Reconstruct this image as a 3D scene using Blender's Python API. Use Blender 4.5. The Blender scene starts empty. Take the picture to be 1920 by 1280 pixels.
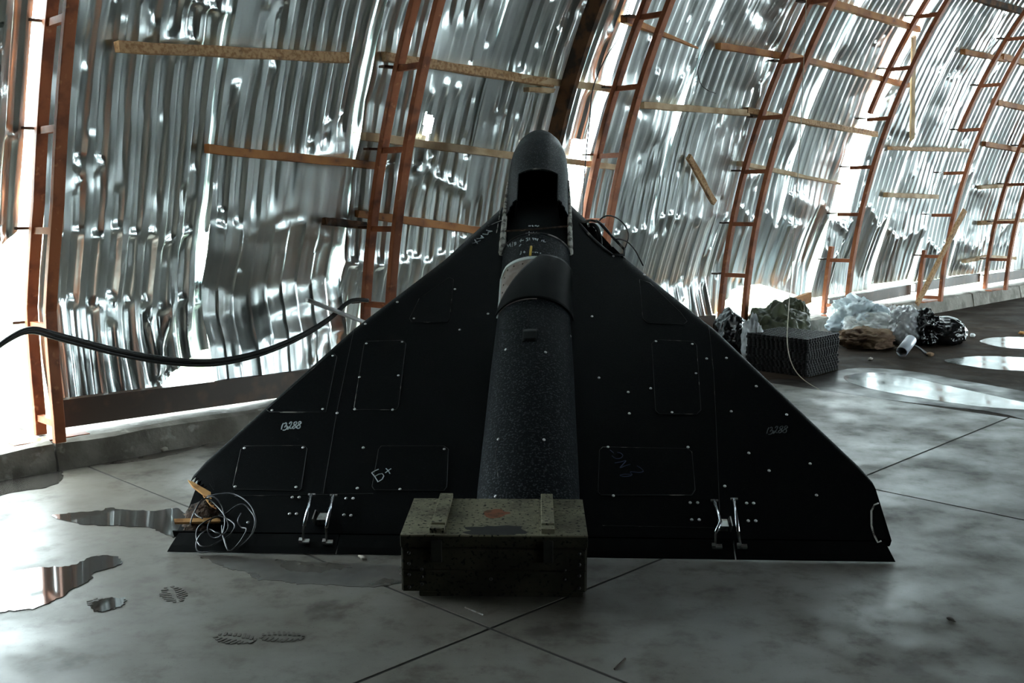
import bpy, bmesh, math, random
import numpy as np
from mathutils import Vector, Matrix, noise as mnoise

sc = bpy.context.scene
COL = sc.collection
# ------------------------------------------------------------------ camera
F_PX, H_CAM, HORIZON = 2050.0, 1.2846, 340.0
PITCH = math.atan((640 - HORIZON) / F_PX)
cam = bpy.data.cameras.new('camera'); camo = bpy.data.objects.new('camera', cam); COL.objects.link(camo)
cam.sensor_fit = 'HORIZONTAL'; cam.sensor_width = 36.0; cam.lens = 36.0 * F_PX / 1920.0
cam.clip_start = 0.05; cam.clip_end = 500
camo.location = (0, 0, H_CAM); camo.rotation_euler = (math.pi / 2 - PITCH, 0, 0)
sc.camera = camo
# ------------------------------------------------------------------ sky: bright even overcast
world = bpy.data.worlds.new('overcast_sky'); sc.world = world; world.use_nodes = True
bg = world.node_tree.nodes['Background']
bg.inputs[0].default_value = (0.80, 0.955, 0.985, 1); bg.inputs[1].default_value = 25.0
sc.view_settings.view_transform = 'Standard'; sc.view_settings.look = 'None'
sc.view_settings.exposure = 0.0; sc.view_settings.gamma = 1.0; sc.view_settings.use_curve_mapping = False
sc.cycles.max_bounces = 10; sc.cycles.diffuse_bounces = 5; sc.cycles.glossy_bounces = 6
sc.cycles.caustics_reflective = True; sc.cycles.sample_clamp_indirect = 12.0
sc.cycles.use_denoising = True

# ------------------------------------------------------------------ frames of the place
ANG = math.radians(46.0)                              # direction of the hangar's long axis
AX = Vector((math.sin(ANG), math.cos(ANG), 0)); NX = Vector((-AX.y, AX.x, 0))
RV = 5.0                                              # radius of the barrel vault (outer truss chord)
JA = math.radians(44.3)                               # direction of the floor joints
JX = Vector((math.sin(JA), math.cos(JA), 0)); JN = Vector((-JX.y, JX.x, 0))
def W(s, p, z): return AX * s + NX * p + Vector((0, 0, z))
def J(s, p, z=0.0): return JX * s + JN * p + Vector((0, 0, z))
def arch(z, r=RV): return math.sqrt(max(0.0, r * r - z * z))
_cp, _sp = math.cos(PITCH), math.sin(PITCH)
def ray(px, py):
    x = (px - 960) / F_PX; y = (640 - py) / F_PX
    return Vector((x, _cp + y * _sp, -_sp + y * _cp))
def onfloor(px, py, z=0.0):
    d = ray(px, py); t = (z - H_CAM) / d.z
    return Vector((0, 0, H_CAM)) + d * t
def onplane(px, py, p0, n):
    d = ray(px, py); o = Vector((0, 0, H_CAM)); return o + d * ((p0 - o).dot(n) / d.dot(n))
def onvault(px, py, r=RV):
    d = ray(px, py); o = Vector((0, 0, H_CAM)); dp, op = d.dot(NX), o.dot(NX)
    a = dp * dp + d.z * d.z; b = 2 * (dp * op + d.z * o.z); c = op * op + o.z * o.z - r * r
    return o + d * ((-b + math.sqrt(b * b - 4 * a * c)) / (2 * a))

# ------------------------------------------------------------------ mesh helpers
def link(name, me, mat=None, parent=None, smooth=False):
    o = bpy.data.objects.new(name, me); COL.objects.link(o)
    if mat is not None and not me.materials: me.materials.append(mat)
    if smooth:
        me.polygons.foreach_set('use_smooth', [True] * len(me.polygons))
    if parent is not None: o.parent = parent
    return o
def tag(o, label=None, cat=None, group=None, kind=None):
    if label: o['label'] = label
    if cat: o['category'] = cat
    if group: o['group'] = group
    if kind: o['kind'] = kind
    return o
def empty(name, loc=(0, 0, 0), label=None, cat=None, group=None, kind=None, mat=None):
    o = bpy.data.objects.new(name, None); COL.objects.link(o); o.empty_display_size = 0.1
    if mat is not None: o.matrix_world = mat
    else: o.location = loc
    return tag(o, label, cat, group, kind)
class MB:
    def __init__(s): s.v = []; s.f = []
    def add(s, vs, fs):
        n = len(s.v); s.v += [tuple(v) for v in vs]; s.f += [tuple(i + n for i in f) for f in fs]; return s
    def box(s, c, size, R=None):
        c = Vector(c); h = [x / 2 for x in size]; vs = []
        for sx, sy, sz in ((-1,-1,-1),(1,-1,-1),(1,1,-1),(-1,1,-1),(-1,-1,1),(1,-1,1),(1,1,1),(-1,1,1)):
            v = Vector((sx*h[0], sy*h[1], sz*h[2])); vs.append(c + (R @ v if R is not None else v))
        return s.add(vs, ((0,3,2,1),(4,5,6,7),(0,1,5,4),(1,2,6,5),(2,3,7,6),(3,0,4,7)))
    def beam(s, p, q, w, h, up=(0, 0, 1), jit=0.0, seg=1, rnd=None, taper=1.0):
        """straight bar p->q, width w across, height h along up"""
        p, q, up = Vector(p), Vector(q), Vector(up); d = (q - p).normalized()
        side = d.cross(up).normalized(); u = side.cross(d).normalized(); vs = []; fs = []
        for i in range(seg + 1):
            t = i / seg; c = p.lerp(q, t); k = 1 + (taper - 1) * t
            j = (lambda: rnd.uniform(-jit, jit)) if rnd else (lambda: 0)
            for a, b in ((-1,-1),(1,-1),(1,1),(-1,1)):
                vs.append(c + side * (a*w*k/2 + j()) + u * (b*h*k/2 + j()) + (d * j() * 2 if i in (0, seg) else Vector()))
            if i:
                m = 4 * i
                for k2 in range(4):
                    k3 = (k2 + 1) % 4; fs.append((m-4+k2, m-4+k3, m+k3, m+k2))
        fs.append((3,2,1,0)); m = 4 * seg; fs.append((m, m+1, m+2, m+3))
        return s.add(vs, fs)
    def sweep(s, pts, w, h, ups):
        """rectangular section along a polyline; ups = direction of h"""
        pts = [Vector(p) for p in pts]; vs = []; fs = []; n = len(pts)
        for i, p in enumerate(pts):
            d = (pts[min(i+1, n-1)] - pts[max(i-1, 0)]).normalized()
            up = Vector(ups[i] if isinstance(ups, list) else ups)
            side = d.cross(up).normalized(); u = side.cross(d).normalized()
            for a, b in ((-1,-1),(1,-1),(1,1),(-1,1)): vs.append(p + side*(a*w/2) + u*(b*h/2))
            if i:
                m = 4 * i
                for k in range(4):
                    k2 = (k+1) % 4; fs.append((m-4+k, m-4+k2, m+k2, m+k))
        fs.append((3,2,1,0)); m = 4*(n-1); fs.append((m, m+1, m+2, m+3))
        return s.add(vs, fs)
    def tube(s, pts, r, n=6, cap=True, closed=False):
        pts = [Vector(p) for p in pts]; m = len(pts); vs = []; fs = []; prev = None
        for i, p in enumerate(pts):
            if closed: d = pts[(i+1) % m] - pts[i-1]
            else: d = pts[min(i+1, m-1)] - pts[max(i-1, 0)]
            if d.length < 1e-9: d = Vector((0, 0, 1))
            d.normalize()
            if prev is None: a = d.orthogonal().normalized()
            else:
                a = prev - d * prev.dot(d)
                a = a.normalized() if a.length > 1e-6 else d.orthogonal().normalized()
            prev = a; b = d.cross(a); rr = r[i] if isinstance(r, (list, tuple)) else r
            for k in range(n):
                t = 2 * math.pi * k / n; vs.append(p + a * (rr*math.cos(t)) + b * (rr*math.sin(t)))
        for i in range(m if closed else m - 1):
            for k in range(n):
                k2 = (k+1) % n; i2 = (i+1) % m
                fs.append((i*n+k, i*n+k2, i2*n+k2, i2*n+k))
        if cap and not closed:
            fs.append(tuple(range(n-1, -1, -1))); fs.append(tuple((m-1)*n + k for k in range(n)))
        return s.add(vs, fs)
    def prism(s, poly, lo, hi):
        """poly: list of 3-D-able callables lo(i)/hi(i) given as lists"""
        n = len(poly); vs = list(lo) + list(hi)
        fs = [tuple(range(n-1, -1, -1)), tuple(range(n, 2*n))]
        for i in range(n):
            j = (i+1) % n; fs.append((i, j, n+j, n+i))
        return s.add(vs, fs)
    def build(s, name, mat, parent=None, smooth=False, bevel=0.0, origin=None):
        me = bpy.data.meshes.new(name)
        vs = s.v
        if origin is not None:
            o0 = Vector(origin); vs = [tuple(Vector(v) - o0) for v in vs]
        me.from_pydata(vs, [], s.f); me.update()
        o = link(name, me, mat, parent, smooth)
        if origin is not None: o.location = origin
        if bevel > 0:
            b = o.modifiers.new('bevel', 'BEVEL'); b.width = bevel; b.segments = 2; b.limit_method = 'ANGLE'
        return o
def spline(pts, n=8, closed=False):
    """Catmull-Rom through pts"""
    P = [Vector(p) for p in pts]; m = len(P); out = []
    for i in range(m if closed else m - 1):
        g = lambda k: P[k % m] if closed else P[min(max(k, 0), m-1)]
        a, b, c, d = g(i-1), g(i), g(i+1), g(i+2)
        for j in range(n):
            t = j / n
            out.append(0.5*((2*b) + (c-a)*t + (2*a-5*b+4*c-d)*t*t + (3*b-a-3*c+d)*t**3))
    if not closed: out.append(P[-1])
    return out
def vnoise(x, y, seed):
    x = np.asarray(x, float); y = np.asarray(y, float)
    xi = np.floor(x).astype(np.int64); yi = np.floor(y).astype(np.int64); xf = x - xi; yf = y - yi
    def h(a, b):
        n = (a * 374761393 + b * 668265263 + seed * 974711 + 1013) & 0x7fffffff
        n = ((n ^ (n >> 13)) * 1274126177) & 0x7fffffff
        return ((n ^ (n >> 16)) & 0xffff) / 65535.0
    u = xf*xf*(3-2*xf); v = yf*yf*(3-2*yf)
    return (h(xi,yi)*(1-u)+h(xi+1,yi)*u)*(1-v)+(h(xi,yi+1)*(1-u)+h(xi+1,yi+1)*u)*v
def sstep(a, b, x):
    t = np.clip((x - a) / (b - a), 0, 1); return t*t*(3-2*t)

# ------------------------------------------------------------------ materials
def mat(name, base, rough=0.5, metal=0.0, spec=0.5, noise=None, bump=None, rough_noise=None, coat=0.0, alpha=None, sss=None):
    """procedural principled material. noise=(colour2, scale, lo, hi, detail, stretch) mixes a second colour;
    bump=(scale, strength, distance); rough_noise=(scale, r0, r1)"""
    m = bpy.data.materials.new(name); m.use_nodes = True; nt = m.node_tree; b = nt.nodes['Principled BSDF']
    b.inputs['Base Color'].default_value = (*base, 1); b.inputs['Roughness'].default_value = rough
    b.inputs['Metallic'].default_value = metal; b.inputs['Specular IOR Level'].default_value = spec
    if coat: b.inputs['Coat Weight'].default_value = coat; b.inputs['Coat Roughness'].default_value = 0.08
    tc = nt.nodes.new('ShaderNodeTexCoord')
    def nz(scale, detail=4, stretch=None):
        n = nt.nodes.new('ShaderNodeTexNoise'); n.inputs['Scale'].default_value = scale; n.inputs['Detail'].default_value = detail
        if stretch:
            mp = nt.nodes.new('ShaderNodeMapping'); mp.inputs['Scale'].default_value = stretch
            nt.links.new(tc.outputs['Object'], mp.inputs[0]); nt.links.new(mp.outputs[0], n.inputs[0])
        else: nt.links.new(tc.outputs['Object'], n.inputs[0])
        return n
    prev = None
    if noise:
        for (c2, scale, lo, hi, detail, stretch) in (noise if isinstance(noise, list) else [noise]):
            n = nz(scale, detail, stretch); r = nt.nodes.new('ShaderNodeMapRange')
            r.inputs[1].default_value = lo; r.inputs[2].default_value = hi; r.interpolation_type = 'SMOOTHSTEP'
            nt.links.new(n.outputs[0], r.inputs[0])
            mx = nt.nodes.new('ShaderNodeMix'); mx.data_type = 'RGBA'
            nt.links.new(r.outputs[0], mx.inputs['Factor'])
            if prev is None: mx.inputs['A'].default_value = (*base, 1)
            else: nt.links.new(prev, mx.inputs['A'])
            mx.inputs['B'].default_value = (*c2, 1); prev = mx.outputs['Result']
        nt.links.new(prev, b.inputs['Base Color'])
    if rough_noise:
        n = nz(rough_noise[0], 3); r = nt.nodes.new('ShaderNodeMapRange')
        r.inputs[1].default_value = .35; r.inputs[2].default_value = .65
        r.inputs[3].default_value = rough_noise[1]; r.inputs[4].default_value = rough_noise[2]
        nt.links.new(n.outputs[0], r.inputs[0]); nt.links.new(r.outputs[0], b.inputs['Roughness'])
    if bump:
        n = nz(bump[0], 4); bp = nt.nodes.new('ShaderNodeBump')
        bp.inputs['Strength'].default_value = bump[1]; bp.inputs['Distance'].default_value = bump[2]
        nt.links.new(n.outputs[0], bp.inputs['Height']); nt.links.new(bp.outputs[0], b.inputs['Normal'])
    return m
M = {}
M['sheet'] = mat('galvanised_sheet', (.84,.90,.90), .31, 1.0, noise=((.60,.64,.64), 3.0, .42, .72, 5, (1,1,.3)))
M['oxide'] = mat('red_oxide_paint', (.30,.092,.036), .55, 0, .25, noise=[((.15,.042,.018), 9, .45, .7, 4, None), ((.42,.16,.07), 25, .6, .75, 3, None)], bump=(40, .2, .003))
M['rail'] = mat('brown_painted_steel', (.055,.03,.018), .45, 0, .5, noise=((.12,.06,.03), 8, .5, .75, 4, None), bump=(30,.2,.003))
M['wood'] = mat('pine_batten', (.40,.24,.12), .7, 0, .3, noise=[((.24,.12,.05), 4, .4, .65, 6, (14,14,14)), ((.10,.05,.025), 13, .6, .75, 3, None)], bump=(60,.3,.003))
M['wood_orange'] = mat('orange_pine', (.36,.145,.04), .65, 0, .3, noise=[((.22,.075,.02), 6, .4, .65, 6, None), ((.10,.04,.02), 12, .62, .75, 3, None)], bump=(60,.3,.003))
M['wood_dark'] = mat('charred_pine', (.12,.055,.025), .75, 0, .2, noise=((.03,.02,.015), 10, .4, .6, 5, None), bump=(50,.4,.004))
M['wood_pale'] = mat('pale_raw_pine', (.50,.36,.22), .7, 0, .3, noise=((.32,.2,.1), 7, .4, .65, 6, None), bump=(60,.3,.003))
# ------------------------------------------------------------------ outside ground
MB().add([(-120,-120,-.12),(120,-120,-.12),(120,120,-.12),(-120,120,-.12)], [(0,1,2,3)])
g = MB().add([W(-60, 5.3, -.12), W(80, 5.3, -.12), W(80, 90, -.12), W(-60, 90, -.12)], [(0,3,2,1)]).build('ground', mat('pale_gravel', (.34,.35,.30), .9, noise=((.2,.24,.12), .8, .4, .6, 5, None)))
tag(g, kind='structure')

# ------------------------------------------------------------------ left wall: dented corrugated sheets on the vault
RS = RV + .085                                        # mean surface of the sheets
PITCH_C = .093
def trap(u):
    f = np.mod(u / PITCH_C, 1.0)
    return np.interp(f, [0,.012,.33,.345,.475,.49,.79,.805,.988,1], [.04,0,0,.03,.97,1,1,.97,.03,.04])
KN = np.array([0,.018,.17,.325,.35,.47,.495,.65,.785,.81,.982])
def make_sheet(s0, s1, z0f, z1, seed, parent, crumple=1.0, kink=None, rows=200, hole=None, du=0.0, dr=0.0, twist=0.0):
    rng = np.random.RandomState(seed)
    wdt = s1 - s0; cols = []
    k = 0
    while True:
        c = (k + KN) * PITCH_C
        cols += [x for x in c if x < wdt]
        if c[-1] >= wdt: break
        k += 1
    cols = np.array(cols + [wdt]); nc = len(cols)
    z0 = np.array([z0f(u / wdt) for u in cols])
    th0 = np.arcsin(np.clip(z0 / RS, -1, 1)); th1 = math.asin(z1 / RS)
    t = np.linspace(0, 1, rows)[:, None]
    TH = th0[None, :] * (1 - t) + th1 * t; A = TH * RS; U = np.repeat(cols[None, :], rows, 0)
    Uw = U + .012 * crumple * (vnoise(U*2, A*2.2, seed+5) - .5)
    flat = sstep(.66, .76, vnoise(U*2.2 + 7, A*1.5, seed + 1)) * .85
    amp = (1 - flat * min(1, crumple)) * .020
    # rib buckles
    nr = int(wdt / PITCH_C) + 1
    T = trap(Uw)
    extra = np.zeros_like(U)
    rib = np.floor(Uw / PITCH_C).astype(int); isr = T > .5
    for r in range(nr):
        for side in (0, 1):
            for _ in range(rng.poisson(1.1 * crumple)):
                a0 = rng.uniform(0, 3.3); w = rng.uniform(.012, .03); wr = rng.uniform(.08, .30); dp = rng.uniform(.35, 1.0); fl = rng.choice([-1, 1])
                x = (A - a0) * fl
                m = (rib == r)
                prof = np.where(x > 0, np.clip(1 - x / wr, 0, 1), np.clip(1 + x / w, 0, 1))
                fr = np.mod(Uw / PITCH_C, 1.0)
                mid = np.clip(1.25 - np.abs(fr - (.65 if side else .17)) / (.26 if side else .24), 0, 1)
                sk = np.clip(1 + rng.uniform(-.8, .8) * (fr - .5) * 2, 0, 2)
                extra += np.where(m, (-1 if side else 1) * dp * .017 * prof * mid * sk, 0)
    D = T * amp + extra
    D += .030 * crumple * (vnoise(U*.9 + seed, A*1.1, seed + 2) - .5)
    # long creases and foil-like dents
    for _ in range(int(6 * crumple)):
        uc, ac = rng.uniform(0, wdt), rng.uniform(0, 3.0); L = rng.uniform(.12, .5); an = rng.normal(0, .45)
        if rng.rand() < .25: an += 1.2
        w = rng.uniform(.03, .13); am = rng.choice([-1, 1]) * rng.uniform(.006, .022)
        x = (U - uc) * math.cos(an) + (A - ac) * math.sin(an); y = -(U - uc) * math.sin(an) + (A - ac) * math.cos(an)
        p = np.clip(1 - np.abs(y) / w, 0, 1) * np.clip(1 - np.abs(x) / L, 0, 1)
        D += am * p; D -= T * amp * .8 * (p > .55)
    # faceted (Voronoi) crumpling in patches
    pts = np.stack([rng.uniform(-.1, wdt + .1, 40), rng.uniform(-.1, 3.3, 40)], 1)
    d2 = np.full(U.shape, 9.0)
    for (x, y) in pts: d2 = np.minimum(d2, np.hypot(U - x, A - y))
    D += (.085 * d2 - .012) * sstep(.58, .74, vnoise(U*1.3 + 3, A*1.1 + 9, seed + 3)) * crumple
    D += .002 * crumple * (vnoise(U*14, A*9, seed + 4) - .5)
    if kink:
        for (zk, sl, wob) in kink:
            ak = zk + wob * (vnoise(U*5, U*0, seed + 8) - .5) + .03 * (np.floor(U / PITCH_C) % 2)
            below = np.clip(ak - A, 0, None); D += sl * np.minimum(below, .5)
            D -= T * amp * np.clip(1 - np.abs(A - ak) / .03, 0, 1)
    Rr = RS + D + dr + twist * (1 - U / wdt)
    P = Rr * np.cos(TH); Z = Rr * np.sin(TH); S = s0 + U + du * (A / 3.0)
    X = AX.x * S + NX.x * P; Y = AX.y * S + NX.y * P
    V = np.stack([X, Y, Z], -1).reshape(-1, 3)
    i = np.arange(rows - 1)[:, None] * nc + np.arange(nc - 1)[None, :]
    Q = np.stack([i, i + 1, i + nc + 1, i + nc], -1).reshape(-1, 4)
    if hole is not None:
        cu = U[:-1, :-1].ravel(); ca = A[:-1, :-1].ravel(); keep = np.ones(len(Q), bool)
        for (hu, ha, ru, ra, an) in hole:
            x = (cu - hu) * math.cos(an) + (ca - ha) * math.sin(an); y = -(cu - hu) * math.sin(an) + (ca - ha) * math.cos(an)
            ang = np.arctan2(y / ra, x / ru); keep &= ((x / ru)**2 + (y / ra)**2) > (.8 + .35 * np.sin(3 * ang + hu) + .15 * np.sin(7 * ang))
        Q = Q[keep]
    me = bpy.data.meshes.new('corrugated_sheet'); me.vertices.add(len(V)); me.vertices.foreach_set('co', V.ravel())
    me.loops.add(Q.size); me.loops.foreach_set('vertex_index', Q.ravel().astype(np.int32))
    me.polygons.add(len(Q)); me.polygons.foreach_set('loop_start', np.arange(0, Q.size, 4, dtype=np.int32))
    me.update(calc_edges=True); me.validate()
    return link('corrugated_sheet', me, M['sheet'], parent, smooth=True)
wall_left = tag(empty('wall_left', W(0, RV, 0)), kind='structure')
wall_left['label'] = 'dented galvanised corrugated sheet wall of the arched hangar'
def pchild(o, parent):                                # parent while keeping the world place
    o.parent = parent; o.matrix_parent_inverse = Matrix.Translation(parent.location).inverted(); return o
TOPZ = 3.35
c = lambda v: (lambda u: v)
SHEETS = [ # s0, s1, bottom, seed, crumple, kinks, holes
 (-.60, .22, c(.2), 3, .8, None, None), (.20, 1.05, c(1.3), 4, .8, None, None),
 (1.03, 1.80, lambda u: .98 + .12*math.sin(u*7), 11, 1.3, [(1.5,.1,.1)], None),
 (1.90, 2.74, lambda u: .25 + .025*math.sin(u*9) + max(0, u-.55)*.38, 12, 1.6, [(1.02,.14,.10),(.68,-.30,.12)], None),
 (2.72, 3.56, lambda u: .24 + .02*math.sin(u*8), 13, 1.6, [(1.05,.16,.08),(.72,-.42,.10),(.45,.3,.08)], None),
 (3.54, 4.38, c(.26), 14, 1.3, [(.8,.12,.1)], [(.46, 1.615, .035, .085, .12)]),
 (4.36, 5.22, c(.25), 15, 1.3, [(.9,.14,.1)], None),
 (5.42, 6.27, c(.25), 16, 1.2, [(.95,.16,.1)], None),
 (6.25, 7.10, c(.24), 17, 1.1, [(.98,.18,.12),(.45,-.35,.1)], None),
 (7.08, 7.92, lambda u: .22 + .20*sstep(.25,.6,u), 18, .85, [(1.0,.18,.25)], None),
 (7.90, 8.70, lambda u: .42 - .18*u, 19, .85, [(1.0,.2,.25)], None),
 (9.02, 9.80, lambda u: .24, 20, .8, [(.95,.2,.25)], None),
 (9.78, 10.6, lambda u: .30, 21, .75, [(.8,.15,.2)], None),
 (10.58, 11.4, lambda u: .27, 22, .7, [(.6,.12,.15)], None),
 (11.38, 12.2, lambda u: .28, 23, .7, [(.6,.12,.15)], None),
 (12.18, 13.0, lambda u: .28, 24, .7, [(.6,.12,.15)], None),
 (12.98, 13.8, lambda u: .25, 25, .7, None, None), (13.78, 14.6, lambda u: .25, 26, .7, None, None),
 (14.58, 15.4, c(.25), 27, .6, None, None), (15.38, 16.2, c(.25), 28, .6, None, None)]
for k, (s0, s1, zf, seed, cr, kn, ho) in enumerate(SHEETS):
    o = make_sheet(s0, s1, zf, TOPZ, seed, None, cr, kn, rows=(230 if 1 < s0 < 11 else 110), hole=ho, dr=.006 * (k % 2), twist=(-.26 if k == 2 else 0))
    pchild(o, wall_left)
# narrow torn strip hanging in the slot beside the third truss
o = make_sheet(5.20, 5.355, c(1.55), TOPZ, 41, None, .5, None, rows=60); pchild(o, wall_left)
# sheet that closes the third-truss slot below
o = make_sheet(5.20, 5.44, c(.25), 1.02, 42, None, .8, None, rows=60); pchild(o, wall_left)
o = make_sheet(8.68, 9.04, c(.25), .95, 43, None, .8, [(.7,.15,.2)], rows=60); pchild(o, wall_left)

# roof and the wall across, out of the picture, same vault
def vault_part(name, a0, a1, s0, s1, gaps, segs=26, ml='unseen_dark'):
    verts = []; faces = []; us = []
    s = s0
    while s < s1:
        for f in (0, .46, .57, .90): us.append((s + f * .28, .04 if f in (.57, .90) else 0))
        s += .28
    for (u, h) in us:
        for k in range(segs + 1):
            th = math.radians(a0 + (a1 - a0) * k / segs); r = RS + h
            verts.append(W(u, r * math.cos(th), r * math.sin(th)))
    n = segs + 1
    for i in range(len(us) - 1):
        for k in range(segs):
            sm = us[i][0]; am = a0 + (a1 - a0) * (k + .5) / segs
            if any(g0 <= sm <= g1 and b0 <= am <= b1 for (g0, g1, b0, b1) in gaps): continue
            faces.append((i*n+k, i*n+k+1, (i+1)*n+k+1, (i+1)*n+k))
    me = bpy.data.meshes.new(name); me.from_pydata([tuple(v) for v in verts], [], faces); me.update()
    o = link(name, me, M[ml]); return tag(o, kind='structure')
M['unseen_dark'] = mat('darkened_unseen_sheet', (.045,.043,.04), .55, 0, .3, noise=((.02,.018,.016), 2, .4, .65, 5, None))  # unseen sheets coloured dark to keep reflections off the drone
CEIL_GAPS = []
RIGHT_GAPS = [(5.4,8.5,163,176), (10.5,12.5,164,176)]  # unseen openings, placed and sized to light the left wall
LEFT_GAPS = []
FAR_OPENING = (-.5,2.8,2.3)  # added opening in the unseen far gable, sized for light along the ribs
S_NEAR, S_FAR = -8.0, 17.0
TOPA = math.degrees(math.asin(TOPZ / RS))
vault_part('ceiling', TOPA - .4, 140, S_NEAR, S_FAR, CEIL_GAPS, 30)
vault_part('wall_right', 139.6, 180, S_NEAR, S_FAR, RIGHT_GAPS, 12)
vault_part('wall_left_end', 0, TOPA, S_NEAR, -.6, LEFT_GAPS, 12)
def gable(name, s):
    n = 24; rg = RS + .08; vs = [W(s, rg * math.cos(math.pi*k/n), rg * math.sin(math.pi*k/n)) for k in range(n + 1)]
    o = MB().add(vs, [tuple(range(n + 1))]).build(name, M['unseen_dark']); tag(o, kind='structure')
gable('wall_back', S_NEAR)
def gable_opening(name, s, p0, p1, zt):
    m = MB(); n = 40; prev = None
    for k in range(n + 1):
        rg = RS + .08; p = rg * math.cos(math.pi * k / n); z = rg * math.sin(math.pi * k / n); lo = zt if p0 < p < p1 else 0.0
        cur = (W(s, p, min(lo, z)), W(s, p, z))
        if prev: m.add([prev[0], cur[0], cur[1], prev[1]], [(0,1,2,3)])
        prev = cur
    tag(m.build(name, M['unseen_dark']), kind='structure')
gable_opening('wall_front', S_FAR, *FAR_OPENING)
# ------------------------------------------------------------------ arched ladder trusses
def truss(s, label, zt=3.2, dz0=.2, dp=0.0, kinks=(), step=.415, w=.05, cut_outer=None):
    root = empty('ladder_truss', W(s, RV - .11 + dp, .12), label, 'truss', 'arched ladder trusses along the hangar wall')
    def pt(z, off):
        k = sum(a * max(0, 1 - abs(z - zc) / wd) for (zc, wd, a) in kinks)
        th = math.asin(z / RV); r = RV - off
        return W(s, r * math.cos(th) + dp + k, r * math.sin(th) if off == 0 else z)
    N = 26; outs = []
    for off in (0.0, .22):
        z1 = zt
        segs = [(.13, z1)]
        if off == 0.0 and cut_outer: segs = [(.13, cut_outer[0]), (cut_outer[1], z1)]
        for (za, zb) in segs:
            pts = [pt(za + (zb - za) * i / N, off) for i in range(N + 1)]
            ups = [AX] * (N + 1)
            MB().sweep(pts, .034, w, ups).build('chord', M['oxide'], None, bevel=.003).name
            ch = COL.objects[-1]; pchild(ch, root)
    z = dz0
    while z < zt - .05:
        a, b = pt(z, 0), pt(z + .005, .22)
        r = MB().beam(a, b, .03, .03).build('rung', M['oxide'], None); pchild(r, root)
        if z > .4:
            q = pt(z, 0); d = MB().box(q + NX * .045 + AX * -.03 + Vector((0,0,.01)), (.09, .05, .012), Matrix.Rotation(-ANG + math.pi/2, 3, 'Z')).build('bracket', M['rail'], None); pchild(d, root)
        z += step
    fa = W(s, RV - .11 + dp, .126)
    f = MB().box(fa, (.07, .34, .012), Matrix.Rotation(-ANG + math.pi/2, 3, 'Z') @ Matrix.Rotation(math.pi/2, 3, 'Z')).build('foot_plate', M['oxide'], None); pchild(f, root)
    return root
truss(-.1, 'ladder truss out of the frame beside the missing sheets') if False else None
truss(1.86, 'orange ladder truss nearest to the camera by the bright gap', dp=.06, kinks=((.7,.5,.07),), dz0=.21, step=.43)
truss(3.60, 'dark ladder truss rising behind the left wing of the drone', dp=-.07, dz0=.2)
truss(5.36, 'orange ladder truss directly right of the drone nose', dp=-.03, dz0=.2)
truss(7.10, 'dark ladder truss standing behind the stack of mats', dp=0, dz0=.17, step=.395)
truss(8.70, 'sunlit orange ladder truss beside the long open slot in the wall', dp=.02, dz0=.2, step=.4, cut_outer=(.72, 1.85))
truss(10.35, 'orange ladder truss with a loose plank leaning on it', dp=-.06, dz0=.16, step=.4, cut_outer=(.62, 1.75))
truss(11.95, 'dark ladder truss at the right edge of the picture', dp=-.04, dz0=.45, step=.4)
truss(13.6, 'farthest orange truss, only its foot in view at the right edge', dp=-.02, dz0=.45, step=.4)
# ------------------------------------------------------------------ floor
def floor_mat(name, c1, c2, c3, r0, r1, spec=.5):
    m = bpy.data.materials.new(name); m.use_nodes = True; nt = m.node_tree; b = nt.nodes['Principled BSDF']
    b.inputs['Specular IOR Level'].default_value = spec
    geo = nt.nodes.new('ShaderNodeNewGeometry')
    def nz(sc_, det, rough=.55, stretch=None):
        n = nt.nodes.new('ShaderNodeTexNoise'); n.inputs['Scale'].default_value = sc_; n.inputs['Detail'].default_value = det; n.inputs['Roughness'].default_value = rough
        nt.links.new(geo.outputs['Position'], n.inputs[0]); return n
    def rng(src, a, b2, c=0, d=1):
        r = nt.nodes.new('ShaderNodeMapRange'); r.interpolation_type = 'SMOOTHSTEP'
        for i, v in zip((1,2,3,4), (a, b2, c, d)): r.inputs[i].default_value = v
        nt.links.new(src, r.inputs[0]); return r.outputs[0]
    def mix(f, a, b2):
        x = nt.nodes.new('ShaderNodeMix'); x.data_type = 'RGBA'; nt.links.new(f, x.inputs['Factor'])
        for s_, v in (('A', a), ('B', b2)):
            if isinstance(v, tuple): x.inputs[s_].default_value = (*v, 1)
            else: nt.links.new(v, x.inputs[s_])
        return x.outputs['Result']
    big = nz(.9, 6, .6); fine = nz(9, 8, .65); blot = nz(2.6, 5, .6); spk = nz(120, 2)
    col = mix(rng(big.outputs[0], .38, .62), c1, c2)
    col = mix(rng(fine.outputs[0], .48, .72), col, c3)
    col = mix(rng(blot.outputs[0], .57, .68, 0, .8), col, tuple(x * .55 for x in c3))
    col = mix(rng(spk.outputs[0], .66, .72, 0, .5), col, tuple(x * .4 for x in c3))
    nt.links.new(col, b.inputs['Base Color'])
    ro = nt.nodes.new('ShaderNodeMath'); ro.operation = 'ADD'
    nt.links.new(rng(blot.outputs[0], .35, .65, r0, r1), ro.inputs[0]); nt.links.new(rng(fine.outputs[0], .3, .7, -.05, .05), ro.inputs[1])
    nt.links.new(ro.outputs[0], b.inputs['Roughness'])
    bp = nt.nodes.new('ShaderNodeBump'); bp.inputs['Strength'].default_value = .12; bp.inputs['Distance'].default_value = .004
    nt.links.new(fine.outputs[0], bp.inputs['Height']); nt.links.new(bp.outputs[0], b.inputs['Normal'])
    return m
M['concrete'] = floor_mat('worn_concrete', (.145,.132,.112), (.095,.082,.066), (.072,.058,.044), .40, .58, .24)
M['oldfloor'] = floor_mat('dark_damp_floor', (.042,.029,.021), (.026,.018,.013), (.06,.043,.031), .65, .9, .05)
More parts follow.
